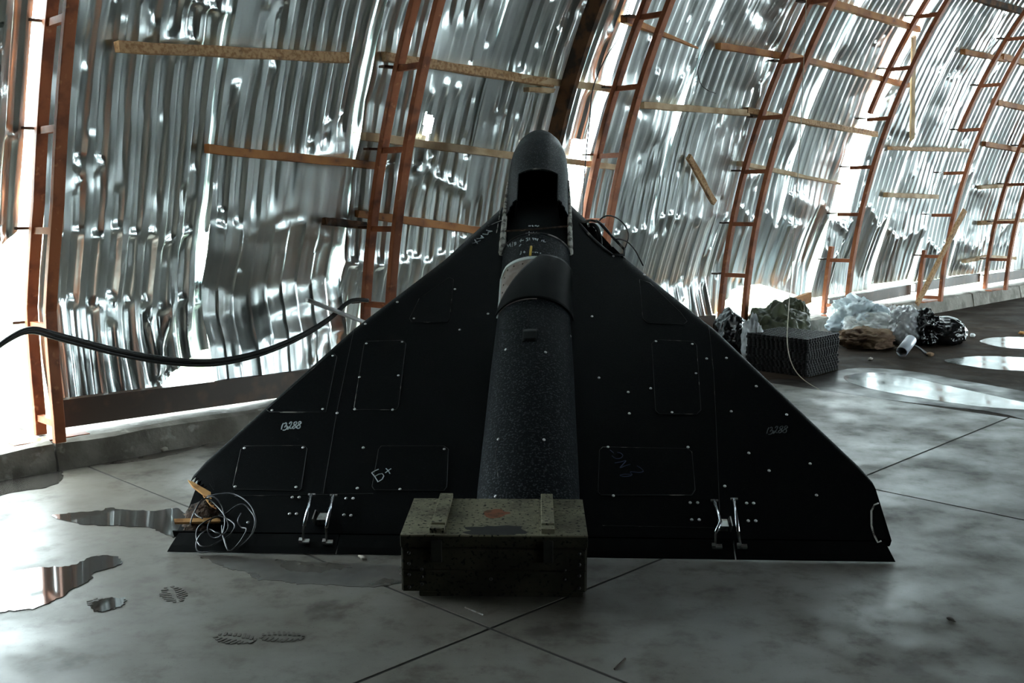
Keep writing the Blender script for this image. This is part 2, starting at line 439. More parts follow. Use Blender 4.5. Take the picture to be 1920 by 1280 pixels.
floor = tag(empty('floor'), kind='structure')
PJ = [-5.3, -3.3, -.58, 2.157, 4.98]                 # joints parallel to the wall
SJ = [-8.4, -6.4, -4.3, -2.15, -.03, 2.12, 4.27, 6.13]   # joints across
for i in range(len(SJ) - 1):
    for j in range(len(PJ) - 1):
        a, b2, p, q = SJ[i] + .006, SJ[i+1] - .006, PJ[j] + .006, PJ[j+1] - .006
        pts = [J(a, p), J(b2, p), J(b2, q), J(a, q)]
        lo = [v + Vector((0, 0, -.08)) for v in pts]
        pchild(MB().prism(pts, lo, pts).build('floor_slab', M['concrete'], None), floor)
under = MB().add([J(-9, -5.6, -.002), J(6.125, -5.6, -.002), J(6.125, 5.2, -.002), J(-9, 5.2, -.002)], [(0,1,2,3)]).build('joint_bed', mat('joint_dirt', (.02,.017,.014), .9), floor)
old = MB().add([J(6.12, -5.6, -.012), J(19, -5.6, -.012), J(19, 5.2, -.012), J(6.12, 5.2, -.012)], [(0,1,2,3)]).build('old_floor', M['oldfloor'], floor)

# kerb under the wall
M['kerb'] = mat('rough_kerb_concrete', (.24,.22,.19), .85, 0, .3, noise=[((.13,.115,.095), 5, .4, .65, 6, None), ((.36,.34,.3), 14, .58, .72, 4, None)], bump=(25, .6, .012))
kerb = tag(empty('trim_1', W(0, 4.98, 0)), kind='structure')
kerb['label'] = 'rough concrete kerb under the corrugated wall'
rk = random.Random(5); s = -8.0
while s < 17:
    L = rk.choice([1.25, 1.6, 1.9]); n = 14
    m = MB(); vs = []; fs = []
    for i in range(n + 1):
        u = s + (L - .012) * i / n; jj = lambda a=.008: rk.uniform(-a, a)
        pr = 4.85 + jj(.006)
        vs += [W(u, pr - .015, -.02), W(u, pr + jj(), .05 + jj()), W(u, pr + .012 + jj(), .118 + jj(.006)), W(u, pr + .05, .128 + jj(.006)), W(u, 5.3, .125), W(u, 5.3, -.12)]
        if i:
            k = 6 * i
            for a in range(6):
                b2 = (a + 1) % 6; fs.append((k-6+a, k-6+b2, k+b2, k+a))
    fs.append((5,4,3,2,1,0)); k = 6*n; fs.append(tuple(k + a for a in range(6)))
    pchild(m.add(vs, fs).build('kerb_block', M['kerb'], None), kerb); s += L
# ------------------------------------------------------------------ the black delta-wing drone, tail on the floor, nose propped up
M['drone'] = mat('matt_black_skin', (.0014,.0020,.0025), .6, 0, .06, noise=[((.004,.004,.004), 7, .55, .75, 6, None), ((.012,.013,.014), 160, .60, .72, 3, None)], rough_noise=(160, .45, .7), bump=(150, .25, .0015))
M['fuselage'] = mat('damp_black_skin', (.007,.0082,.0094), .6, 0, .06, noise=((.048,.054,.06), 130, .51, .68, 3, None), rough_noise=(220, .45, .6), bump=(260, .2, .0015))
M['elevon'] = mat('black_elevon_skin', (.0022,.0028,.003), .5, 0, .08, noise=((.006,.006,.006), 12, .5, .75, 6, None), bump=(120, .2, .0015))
M['wear'] = mat('worn_edge', (.012,.013,.014), .6, 0, .3, noise=((.30,.28,.25), 9, .56, .68, 4, None))
M['wear_pale'] = mat('bare_composite_edge', (.50,.49,.45), .75, 0, .2, noise=[((.12,.11,.10), 30, .45, .62, 5, None), ((.5,.48,.43), 50, .6, .7, 3, None)], bump=(80, .5, .003))
M['chalk'] = mat('white_chalk', (.55,.6,.62), .9, 0, .1)
M['chalk_dim'] = mat('faint_chalk', (.10,.11,.115), .9, 0, .1)
M['chalk_blue'] = mat('faint_blue_chalk', (.05,.06,.10), .9, 0, .1)
M['chrome'] = mat('polished_rod', (.75,.75,.80), .18, 1.0)
M['dullmetal'] = mat('dull_metal', (.42,.41,.39), .4, 1.0, noise=((.25,.22,.19), 30, .45, .65, 3, None))
M['screw'] = mat('screw_head', (.62,.62,.60), .35, 1.0)
M['void'] = mat('dark_inside', (.002,.002,.0025), .95, 0, .05)
M['white_paint'] = mat('white_frame_paint', (.82,.88,.88), .45, 0, .4, noise=((.45,.48,.47), 20, .55, .7, 4, None))
M['plate'] = mat('pinkish_inner_plate', (.30,.25,.23), .5, 0, .4, noise=((.20,.15,.13), 14, .45, .65, 4, None))
M['yellow'] = mat('yellow_tape', (.62,.42,.06), .6)
M['foam'] = mat('torn_brown_core', (.055,.034,.024), .9, 0, .1, noise=[((.015,.011,.009), 16, .42, .6, 6, None), ((.18,.12,.08), 28, .6, .7, 4, None)], bump=(45, 1.0, .02))
M['ply'] = mat('orange_plywood', (.50,.26,.09), .7, 0, .2, noise=((.30,.13,.04), 18, .45, .65, 5, None))
M['blackcable'] = mat('black_cable', (.008,.008,.009), .45, 0, .4)
M['greycable'] = mat('bare_grey_cable', (.13,.13,.14), .35, .2, .5, noise=((.008,.008,.008), 9, .42, .55, 3, None))

DL, DR = onfloor(316, 1037), onfloor(1676, 1056)
DEX = (DR - DL).normalized(); DEYH = Vector((-DEX.y, DEX.x, 0)); INC = math.radians(30)
DEY = DEYH * math.cos(INC) + Vector((0, 0, math.sin(INC))); DEZ = DEX.cross(DEY)
DORG = (DL + DR) / 2 + Vector((0, 0, .008))
DM = Matrix(((DEX.x, DEY.x, DEZ.x, DORG.x), (DEX.y, DEY.y, DEZ.y, DORG.y), (DEX.z, DEY.z, DEZ.z, DORG.z), (0, 0, 0, 1)))
drone = empty('delta_wing_drone', mat=DM, label='black delta wing drone propped up with its tail on the floor', cat='drone')
FY = [.10,.3,1.0,1.45,1.9,2.4,2.62,2.78,2.90,2.98,3.03,3.055]
FW = [.185,.187,.172,.158,.160,.160,.158,.148,.124,.090,.052,.004]
FH = [.125,.128,.130,.130,.130,.136,.136,.128,.108,.080,.048,.004]
def fw(y): return float(np.interp(y, FY, FW))
def fh(y): return float(np.interp(y, FY, FH))
LEX = [0, .155, .444, .79, 1.235, 1.262]; LEY = [2.68, 2.42, 1.865, 1.325, .475, .405]
def yle(x): return float(np.interp(abs(x), LEX, LEY))
def wing_t(x): return .15 - .085 * min(1, abs(x) / 1.26)
HINGE = .092
def surf(x, y):
    w = fw(y)
    if abs(x) < w and y > .1: return fh(y) * math.sqrt(max(0, 1 - (x / w)**2))
    yl = yle(x); T = wing_t(x); e = min(T * 1.1, max(.01, (yl - HINGE) * .6)); q = min(1, max(0, (y - (yl - e)) / e))
    tk = .03 + (T - .03) * math.sin(min(1, max(0, (y - HINGE) / max(.01, yl - HINGE)) / .62) * math.pi / 2)
    return -tk / 2 + tk / 2 * math.sqrt(max(0, 1 - q * q))
def dp(px, py, off=0.0, flat=False):
    """the point of the drone's upper skin seen at a pixel of the photograph, in the drone's own frame"""
    z = 0.0
    for _ in range(1 if flat else 14):
        p = onplane(px, py, DORG + DEZ * (z + off), DEZ) - DORG
        x, y = p.dot(DEX), p.dot(DEY)
        if not flat: z = z * .4 + surf(x, y) * .6
    return Vector((x, y, z + off))
def inpoly(x, y, P):
    c_ = False; n = len(P); j = n - 1
    for i in range(n):
        if ((P[i][1] > y) != (P[j][1] > y)) and (x < (P[j][0]-P[i][0])*(y-P[i][1])/(P[j][1]-P[i][1]) + P[i][0]): c_ = not c_
        j = i
    return c_
TORN = [dp(*q, flat=True).to_2d() for q in ((300,880),(348,897),(362,905),(392,926),(400,950),(412,962),(424,978),(440,990),(420,997),(400,1004),(300,1012))]
BAY = [dp(*q, flat=True).to_2d() for q in ((1087,420),(1106,413),(1122,416),(1150,446),(1171,468),(1170,478),(1148,478),(1132,466),(1110,446))]
# --- wing skin
NXs = 190; xs = [-1.262 + 2.524 * i / NXs for i in range(NXs + 1)]
tt = [i / 46 for i in range(47)]; tt = [1 - (1 - t)**1.7 for t in tt]
V = []; Fc = []; nt2 = len(tt)
for x in xs:
    yl = yle(x); T = wing_t(x); e = min(T * 1.1, (yl - HINGE) * .6)
    def th(y):
        c_ = (y - HINGE) / (yl - HINGE); return .03 + (T - .03) * math.sin(min(1, c_ / .62) * math.pi / 2)
    top, bot = [], []
    for t in tt:
        y = HINGE + (yl - HINGE) * t; q = max(0, (y - (yl - e)) / e); r = math.sqrt(max(0, 1 - q * q)); tk = th(y)
        top.append((x, y, -tk/2 + tk/2 * r)); bot.append((x, y, -tk/2 - tk/2 * r))
    V += top + bot[-2::-1]
n = 2 * nt2 - 1
for i in range(NXs):
    for k in range(n - 1):
        x = (xs[i] + xs[i+1]) / 2; y = sum(V[i*n + kk][1] for kk in (k, k+1)) / 2
        wob = .008 * math.sin(90 * y + 40 * x)
        if k < nt2 + 1 and inpoly(x + wob, y + wob, TORN): continue
        if k < nt2 - 1 and inpoly(x, y, BAY): continue
        Fc.append((i*n+k, (i+1)*n+k, (i+1)*n+k+1, i*n+k+1))
    Fc.append((i*n, i*n+n-1, (i+1)*n+n-1, (i+1)*n))
Fc.append(tuple((NXs)*n + k for k in range(n)))
me = bpy.data.meshes.new('wing_skin'); me.from_pydata(V, [], Fc); me.update()
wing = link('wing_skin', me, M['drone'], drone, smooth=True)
sd = wing.modifiers.new('skin', 'SOLIDIFY'); sd.thickness = .004; sd.offset = -1
es = wing.modifiers.new('edges', 'EDGE_SPLIT'); es.split_angle = math.radians(40)
# --- fuselage shell with the open payload bay
ys = list(np.linspace(.10, 2.6, 126)) + [2.6 + .455 * (1 - (1 - i / 26)**2) for i in range(1, 27)]
NP = 72; V = []; Fc = []
for y in ys:
    w, h = fw(y), fh(y)
    for k in range(NP):
        a = 2 * math.pi * k / NP; V.append((w * math.sin(a), y, (h if math.cos(a) > 0 else .12 * min(1, w / .14)) * math.cos(a)))
BAY0, BAY1, BAY2 = 1.845, 2.16, 2.44
for i in range(len(ys) - 1):
    y = (ys[i] + ys[i+1]) / 2
    for k in range(NP):
        a = math.degrees(2 * math.pi * (k + .5) / NP); a = a - 360 if a > 180 else a
        if BAY0 < y < BAY1 and abs(a) < 82: continue
        if BAY1 <= y < BAY2 and abs(a) < (38 + 30 * max(0, 1 - (y - BAY1) / .05)): continue
        k2 = (k + 1) % NP; Fc.append((i*NP+k, i*NP+k2, (i+1)*NP+k2, (i+1)*NP+k))
Fc.append(tuple(range(NP - 1, -1, -1)))
me = bpy.data.meshes.new('fuselage'); me.from_pydata(V, [], Fc); me.update()
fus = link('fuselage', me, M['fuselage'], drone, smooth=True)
sd = fus.modifiers.new('shell', 'SOLIDIFY'); sd.thickness = .006; sd.offset = -1
es = fus.modifiers.new('edges', 'EDGE_SPLIT'); es.split_angle = math.radians(50)
# lining of the bay
m = MB(); NL = 24
for (y, r) in ((1.80, .9), (2.62, .9)):
    m.v += [(.9 * fw(2.2) * math.sin(2*math.pi*k/NL), y, .9 * .12 * math.cos(2*math.pi*k/NL)) for k in range(NL)]
for k in range(NL):
    k2 = (k+1) % NL
    if math.cos(2*math.pi*(k+.5)/NL) < .3: m.f.append((k, k2, NL+k2, NL+k))
m.f.append(tuple(range(NL))); m.f.append(tuple(range(2*NL-1, NL-1, -1)))
m.build('bay_lining', M['void'], drone)
def fpt(y, a, off=0.0):
    a = math.radians(a); w, h = fw(y) + off, fh(y) + off; return Vector((w * math.sin(a), y, h * math.cos(a)))
# torn pale edges along both sides of the bay, rear lip, front lip
rr = random.Random(3)
for sgn, y1, wd, nm in ((-1, 2.50, .017, 'bay_edge_strip'), (1, 2.50, .014, 'bay_edge_strip')):
    pts = [fpt(BAY0 + (y1 - BAY0) * i / 30, sgn * (82 - max(0, i - 12) * .3), .004) + Vector((rr.uniform(-.001,.001), 0, rr.uniform(-.002,.002))) for i in range(31)]
    rad = [wd * (1 - .75 * (i / 30)**2) * rr.uniform(.95, 1.05) for i in range(31)]
    MB().tube(pts, rad, 6).build(nm, M['wear_pale'], drone, smooth=True)
MB().tube([fpt(BAY0, a, .002) for a in range(-84, 85, 4)], .004, 6).build('bay_rear_lip', M['wear'], drone, smooth=True)
MB().tube([fpt(BAY2, a, .003) for a in range(-38, 39, 4)], .004, 6).build('bay_front_lip', M['wear'], drone, smooth=True)
for sgn in (-1, 1):                                   # inner side panels of the narrow front of the bay
    q = [fpt(BAY1 + .03, sgn*39, -.004), fpt(BAY2 - .01, sgn*39, -.004), fpt(BAY2 - .01, sgn*39, -.004) + Vector((sgn*.012, 0, -.085)), fpt(BAY1 + .03, sgn*39, -.004) + Vector((sgn*.012, 0, -.10))]
    q2 = [v + Vector((sgn*.006, 0, 0)) for v in q]
    MB().prism(q, q, q2).build('bay_side_panel', M['elevon'], drone)
a, b2 = dp(946, 419, .0, True), dp(1056, 411, .0, True)
MB().tube([Vector((-.152, 1.99, .05)), Vector((0, 2.0, .055)), Vector((.152, 2.02, .06))], .0045, 6).build('cross_rod', M['foam'], drone, smooth=True)
# --- cowl hatch: white framed opening with a shifted cover
def fgrid(name, a0, a1, y0, y1, off, matl, thick, na=22, ny=16, keep=None, dome=0.0):
    V = []; Fc = []
    for i in range(ny + 1):
        for k in range(na + 1):
            y = y0 + (y1 - y0) * i / ny; a = a0 + (a1 - a0) * k / na
            V.append(fpt(y, a, off + dome * math.sin(math.pi * min(1, i / ny * .5 + .02)) ))
    for i in range(ny):
        for k in range(na):
            if keep and not keep((i + .5) / ny, (k + .5) / na): continue
            j = i * (na + 1) + k; Fc.append((j, j + 1, j + na + 2, j + na + 1))
    me = bpy.data.meshes.new(name); me.from_pydata(V, [], Fc); me.update(); o = link(name, me, matl, drone, smooth=True)
    s_ = o.modifiers.new('t', 'SOLIDIFY'); s_.thickness = thick; s_.offset = 1; return o
HY0, HY1 = dp(952, 574).y, dp(985, 486).y
fgrid('hatch_plate', -74, 5, HY0, HY1, .002, M['plate'], .001)
pl = [fpt(HY0 + (HY1 - HY0) * i / 20, -74, .004) for i in range(19)] + [fpt(HY1 - .03, -68, .004), fpt(HY1 - .008, -60, .004)] + [fpt(HY1, -54 + i * 6, .004) for i in range(11)]
MB().sweep(pl, .020, .006, [Vector((p.x, 0, p.z)).normalized() for p in pl]).build('hatch_frame', M['white_paint'], drone)
# cover: sheared edge running diagonally
V = []; Fc = []; na, ny = 26, 26
for i in range(ny + 1):
    t = i / ny; al = -74 + 82 * t**1.0
    for k in range(na + 1):
        a = al + (84 - al) * k / na
        V.append(fpt(HY0 + (HY1 + .015 - HY0) * t, a, .008 + .012 * t * math.sin(math.pi * k / na)))
for i in range(ny):
    for k in range(na):
        j = i * (na + 1) + k; Fc.append((j, j+1, j+na+2, j+na+1))
me = bpy.data.meshes.new('hatch_cover'); me.from_pydata(V, [], Fc); me.update(); o = link('hatch_cover', me, M['elevon'], drone, smooth=True)
s_ = o.modifiers.new('t', 'SOLIDIFY'); s_.thickness = .006; s_.offset = 1
for (t, a) in ((.45, -62), (.62, -60), (.78, -58), (.9, -50), (.9, -36), (.88, -20)):
    p = fpt(HY0 + (HY1 - HY0) * t, a, .003)
    MB().tube([p, p + Vector((p.x, 0, p.z)).normalized() * .002], .004, 8).build('hatch_hole', M['foam'], drone)
# small plate on the fuselage
fgrid('fuselage_patch', -14, 6, dp(988, 640).y, dp(988, 618).y, .001, M['elevon'], .0035, 6, 4)
# --- elevons
ELX = [(-1.262, -.665), (-.660, -.395), (.195, .715), (.720, 1.262)]
for (x0, x1) in ELX:
    N = 24; V = []; Fc = []
    for i in range(N + 1):
        x = x0 + (x1 - x0) * i / N
        sec = [(0.004, -.0062), (.03, -.002), (HINGE - .008, .002), (HINGE - .003, -.004), (HINGE - .008, -.028), (0.004, -.0085)]
        for (y, z) in sec:
            xx = x + (.004 + .024 * y / HINGE) * (1 if x < -1.25 else -1 if x > 1.25 else 0)
            V.append((xx, y, z))
        if i:
            k = 6 * i
            for a in range(6):
                b3 = (a + 1) % 6; Fc.append((k-6+a, k+a, k+b3, k-6+b3))
    Fc.append((0,1,2,3,4,5)); k = 6*N; Fc.append(tuple(k + a for a in (5,4,3,2,1,0)))
    me = bpy.data.meshes.new('elevon'); me.from_pydata(V, [], Fc); me.update(); link('elevon', me, M['elevon'], drone)
# --- actuator rods, horns, clevises
def bar(name, p, q, r, matl, parent=None, n=8): return MB().tube([p, q], r, n).build(name, matl, parent or drone, smooth=True)
ACT = [((584,927),(570,987),(568,1014)), ((625,928),(612,990),(612,1016)), ((1339,938),(1342,999),(1341,1024)), ((1376,935),(1384,997),(1388,1024))]
for i, (t, mpt, bt) in enumerate(ACT):
    T_, M_, B_ = dp(*t, .025), dp(*mpt, .035), dp(*bt, .004)
    B_.y = max(B_.y, .03)
    if i == 2:
        K = dp(1351, 978, .04); rod = MB().tube([T_, K, M_], .0065, 8).build('actuator_rod', M['chrome'], drone, smooth=True)
    else: rod = bar('actuator_rod', T_, M_, .0065, M['chrome'])
    MB().beam(T_ + Vector((-.012, 0, 0)), T_ + Vector((.014, 0, 0)), .006, .006).build('rod_pin', M['dullmetal'], rod)
    MB().beam(Vector((T_.x, T_.y, 0)), T_, .008, .008).build('rod_stud', M['dullmetal'], rod)
    horn = MB().beam(M_, B_ + Vector((0, 0, .006)), .006, .012).build('control_horn', M['dullmetal'], drone)
    MB().box(B_ + Vector((.006, -.003, .003)), (.034, .016, .008)).box(B_ + Vector((-.006, -.003, .009)), (.012, .014, .010)).build('horn_bracket', M['dullmetal'], horn)
for (c1, sx) in (((605, 975), 1), ((1355, 987), -1)):
    p = dp(*c1); m = MB()
    m.prism([0]*4, [p + Vector((-.016, -.022, .002)), p + Vector((.016, -.022, .002)), p + Vector((.018, .03, .004)), p + Vector((-.014, .03, .004))],
            [p + Vector((-.016, -.022, .026)), p + Vector((.016, -.022, .026)), p + Vector((.018, .03, .006)), p + Vector((-.014, .03, .006))])
    m.prism([0]*4, [p + Vector((-.026*sx, -.026, .002)), p + Vector((-.022*sx, -.026, .002)), p + Vector((-.022*sx, .036, .002)), p + Vector((-.026*sx, .036, .002))],
            [p + Vector((-.030*sx, -.026, .034)), p + Vector((-.026*sx, -.026, .034)), p + Vector((-.026*sx, .030, .022)), p + Vector((-.030*sx, .030, .022))])
    m.build('servo_fairing', M['dullmetal'], drone)
# --- screw heads
sb = bmesh.new(); bmesh.ops.create_uvsphere(sb, u_segments=8, v_segments=6, radius=.0062)
for v in sb.verts: v.co.z *= .55
sme = bpy.data.meshes.new('screw'); sb.to_mesh(sme); sb.free(); sme.materials.append(M['screw'])
sme.polygons.foreach_set('use_smooth', [True] * len(sme.polygons))
SCREWS = [(624,667),(685,607),(687,644),(754,641),(510,769),(605,767),(665,767),(632,774),(736,768),(674,707),(747,704),(776,597),(458,840),(568,839),(681,839),(833,842),(441,912),(555,913),(750,917),(670,915),
 (548,932),(561,932),(543,963),(556,963),(649,934),(662,934),(645,965),(658,966),(1294,942),(1308,942),(1297,974),(1311,974),(1400,943),(1413,943),(1403,976),(1417,976),(465,979),
 (1362,671),(1418,724),(1475,777),(1371,771),(1404,849),(1519,869),(1359,911),(1442,882),(1531,928),(1070,630),(1110,593),(1123,708),(1150,480),(1208,515),(745,566),(915,588),(853,542),(948,655),(1023,660),(934,823),(1020,824),(929,930),(1220,728),(1260,773),(1305,700),(1298,645),(862,618),(1178,735),(1180,775),(1230,640),(1325,672),(1290,838),(1140,838),(1150,929)]
for q in SCREWS:
    p = dp(*q, .001); o = link('screw', sme, None, drone); o.location = p
    w = fw(p.y)
    if abs(p.x) < w: o.rotation_euler = (0, math.asin(max(-1, min(1, p.x / w))), 0)
# --- hatch outlines: thin raised plates with worn rims
def rim(pts, r=.0016, matl='wear', name='hatch_rim', off=.001, parent=None, flat=False, n=5):
    P = [dp(*q, off, flat) for q in pts]; Q = []
    for a, b3 in zip(P[:-1], P[1:]):
        k = max(2, int((b3 - a).length / .03))
        Q += [a.lerp(b3, i / k) for i in range(k)]
    Q.append(P[-1])
    return MB().tube(Q, r, n).build(name, M[matl], parent or drone, smooth=True)
def hatch(poly, name='hatch'):
    P = [dp(*q, 0, True) for q in poly]
    lo = [v + Vector((0, 0, -.004)) for v in P]; hi = [v + Vector((0, 0, .0022)) for v in P]
    cn = sum(P, Vector()) / len(P); hi = [v.lerp(cn + Vector((0,0,.0022)), .006) for v in hi]
    h = MB().prism(P, lo, hi).build(name, M['drone'], drone)
    rim(list(poly) + [poly[0]], .0017, 'wear', 'hatch_rim', .0012, h, True)
    return h
hatch([(505,772),(500,768),(615,667),(626,663),(632,669),(611,772)])
hatch([(688,640),(755,638),(761,644),(747,762),(742,768),(668,768),(664,763),(683,645)])
hatch([(458,836),(570,835),(576,841),(565,915),(560,920),(440,917),(437,910),(452,842)])
hatch([(715,836),(832,836),(841,842),(838,912),(832,920),(702,918),(698,912),(710,842)])
hatch([(1130,838),(1288,841),(1297,847),(1303,918),(1297,928),(1127,928),(1121,922),(1124,844)])
hatch([(1229,637),(1299,640),(1306,647),(1314,768),(1307,776),(1236,776),(1229,769),(1222,644)])
hatch([(1199,524),(1218,530),(1276,586),(1288,602),(1282,608),(1214,605),(1205,597)])
hatch([(786,560),(842,520),(850,524),(843,598),(838,604),(772,604),(768,597)])
for sm in ([(664,615),(632,770),(606,925)], [(1329,612),(1338,700),(1345,850),(1350,990)], [(525,773),(600,774)], [(440,930),(700,925)], [(1130,985),(1350,990)]):
    rim(sm, .0013, 'wear', 'panel_seam', .0004, flat=True)
rim([(935,905),(929,848),(938,823),(1000,815)], .0012, 'wear', 'panel_seam', .0005); rim([(938,795),(948,787),(975,783)], .0012, 'wear', 'panel_seam', .0005)
rim([(951,576),(990,588),(990,615)], .0012, 'wear', 'panel_seam', .0005)
# --- damage on the tips
fb = random.Random(8)
def blob(name, c_, size, matl, parent, seed=0, sub=3, amp=.35, freq=9, flatz=None):
    bm = bmesh.new(); bmesh.ops.create_icosphere(bm, subdivisions=sub, radius=1)
    for v in bm.verts:
        d = v.co.normalized(); k = 1 + amp * mnoise.noise(d * freq * .3 + Vector((seed * 7.3, seed, 0))) + amp * .45 * mnoise.noise(d * freq + Vector((seed, 3, 1)))
        v.co = Vector((d.x * size[0], d.y * size[1], d.z * size[2])) * k
    me = bpy.data.meshes.new(name); bm.to_mesh(me); bm.free(); o = link(name, me, matl, parent, smooth=True); o.location = c_; return o
p = dp(376, 955, 0, True)
blob('torn_core', p + Vector((.012, .0, -.035)), (.075, .085, .022), M['foam'], drone, 3, 3, .5, 14)
blob('torn_core', dp(366, 986, 0, True) + Vector((0, 0, -.026)), (.05, .03, .012), M['foam'], drone, 5, 3, .5, 14)
def slab3(pts, t, name, matl, off=0.0):
    P = [dp(*q, off, True) for q in pts]; return MB().prism(P, [v - Vector((0, 0, t)) for v in P], P).build(name, matl, drone)
slab3([(352,899),(362,903),(395,922),(396,934),(380,925),(360,910)], .012, 'splintered_ply', M['ply'], .004)
slab3([(326,972),(412,970),(414,977),(327,979)], .010, 'splintered_ply', M['ply'], .000)
slab3([(380,928),(402,947),(405,952),(394,946)], .008, 'splintered_ply', M['ply'], -.002)
slab3([(396,884),(402,912),(400,918),(392,905)], .003, 'skin_flap', M['drone'], .014)
rim([(1647,943),(1640,946),(1634,958),(1634,985),(1639,1003),(1646,1017),(1652,1014)], .0035, 'wear_pale', 'fin_scar', .001, flat=True)
slab3([(1648,944),(1641,948),(1637,960),(1638,985),(1645,1008),(1660,1010)], .02, 'fin_socket', M['elevon'], .004)
# --- wing-root bay
Pb = BAY + [BAY[0]]
MB().tube([Vector((q[0], q[1], .001)) for q in Pb], .007, 6).build('bay_frame', M['wear'], drone, smooth=True)
bx0 = [Vector((q[0], q[1], -.055)) for q in BAY]
MB().add(bx0, [tuple(range(len(bx0)))]).build('bay_floor', M['void'], drone)
hp = [dp(1103,422,.004,True), dp(1113,421,.012,True), dp(1121,430,.014,True), dp(1125,446,.006,True), dp(1126,458,-.02,True)]
h = MB().tube(spline(hp, 6), .010, 10).build('fuel_hose', M['elevon'], drone, smooth=True)
MB().tube([hp[0] + Vector((-.004, 0, 0)), hp[0] + Vector((.006, 0, .002))], .011, 10).build('hose_clamp', M['screw'], h, smooth=True)
def loop3(px, lift, r, name, matl, parent):
    P = [dp(q[0], q[1], l, True) for q, l in zip(px, lift)]; return MB().tube(spline(P, 6), r, 6).build(name, matl, parent, smooth=True)
loop3([(1122,417),(1128,409),(1140,404),(1155,408),(1168,418),(1177,433),(1178,448),(1171,468)], [0,.02,.03,.035,.035,.03,.02,-.01], .0035, 'loose_cable', M['blackcable'], drone)
loop3([(1118,412),(1128,419),(1140,432),(1150,447)], [0,.015,.015,0], .0035, 'loose_cable', M['blackcable'], drone)
loop3([(1150,449),(1162,448),(1177,454),(1190,468),(1199,484),(1206,498)], [0,.015,.03,.03,.02,.0], .0035, 'loose_cable', M['blackcable'], drone)
# --- chalk writing (strokes laid on the skin)
def strokes(name, lst, r, matl, parent=drone, off=.0008, sp=True):
    m = MB()
    for st in lst:
        P = [dp(*q, off) for q in st]
        if sp and len(P) > 2: P = spline(P, 4)
        m.tube(P, r, 4)
    return m.build(name, M[matl], parent)
def crop(x0, y0, k, lst): return [[(x0 + a / k, y0 + b3 / k) for (a, b3) in st] for st in lst]
N13288 = [[(605,450),(560,540),(530,670)], [(640,470),(690,435),(720,470),(690,530),(640,590),(700,540),(740,560),(720,640),(650,690),(580,690)],
 [(815,470),(860,410),(905,420),(880,500),(800,620),(755,665),(760,620),(820,570),(850,630),(900,630)],
 [(1090,430),(1060,400),(990,430),(985,490),(1040,540),(1030,600),(960,640),(925,600),(960,560),(1030,510),(1080,450)],
 [(1245,415),(1190,390),(1145,430),(1150,480),(1205,540),(1190,610),(1130,635),(1075,600),(1100,550),(1180,490),(1245,430)]]
strokes('chalk_number', crop(500, 770, 19.2, N13288), .0028, 'chalk')
strokes('chalk_number', [[(1437 + (x - 527) * 1.05, 807 + (y - 799)) for (x, y) in st] for st in crop(500, 770, 19.2, N13288)], .0022, 'chalk_dim')
strokes('chalk_mark', crop(660, 820, 9.6, [[(480,570),(420,595),(355,635)], [(355,635),(410,700),(470,800)], [(420,695),(480,660),(545,650),(575,690),(545,750),(480,790)], [(610,555),(650,595),(685,650)], [(600,635),(650,595),(705,560)]]), .0020, 'chalk', sp=False, off=.003)
strokes('chalk_scribble', crop(1100, 820, 8.727, [[(380,205),(440,255)], [(415,300),(470,345),(550,340),(590,300),(560,260),(500,245)], [(460,415),(560,400),(640,380),(590,440),(545,495),(620,465),(715,435)], [(820,465),(890,510),(925,555),(860,575),(780,565),(715,565),(740,605),(700,630),(600,635),(545,620),(600,600),(720,600)]]), .0020, 'chalk_blue', off=.003)
strokes('chalk_word', crop(873, 389, 16, [[(620,680),(700,705),(800,712)], [(800,712),(680,745)], [(680,745),(670,800)], [(670,810),(600,805),(510,795)],
 [(330,940),(440,935),(545,915)], [(545,915),(500,880),(470,845)], [(440,935),(480,890)], [(200,1085),(320,1045),(450,990)], [(275,965),(320,1040),(360,1085)]]), .0035, 'chalk', sp=False)
strokes('scratch', crop(871, 390, 16, [[(710,545),(850,480),(1110,370)], [(1085,20),(1060,150),(1030,340)], [(1010,460),(990,600),(960,740)]]), .0028, 'wear_pale', sp=False)
FS = crop(930, 400, 12.8, [[(780,300),(840,298)], [(870,290),(890,310)], [(930,300),(960,290),(990,310),(1030,295)], [(710,485),(860,465)], [(795,440),(795,525)], [(890,455),(930,470)], [(960,460),(1000,470),(1040,480)],
 [(590,690),(605,620)], [(570,665),(665,645)], [(770,590),(725,600),(765,625),(760,655),(720,665)], [(800,590),(810,640)], [(880,590),(900,640),(940,600),(890,600)], [(960,600),(945,640)], [(1010,610),(980,640),(1000,660)],
 [(270,750),(300,800),(330,740),(350,790)], [(340,720),(350,800)], [(400,690),(390,800)], [(480,690),(440,700),(450,740),(480,700),(480,740),(440,770)],
 [(1110,640),(1090,670)], [(1150,640),(1140,680),(1190,690)], [(605,910),(600,960),(580,990)], [(655,930),(705,930)], [(680,905),(680,950)], [(870,930),(900,930)], [(925,930),(950,945),(960,925)], [(985,935),(1005,945)], [(1060,960),(1070,950)], [(560,790),(600,740)]])
strokes('chalk_notes', FS, .0028, 'chalk', sp=False)
rim([(996,462),(995,470),(994,479)], .006, 'yellow', 'yellow_tape', .001)
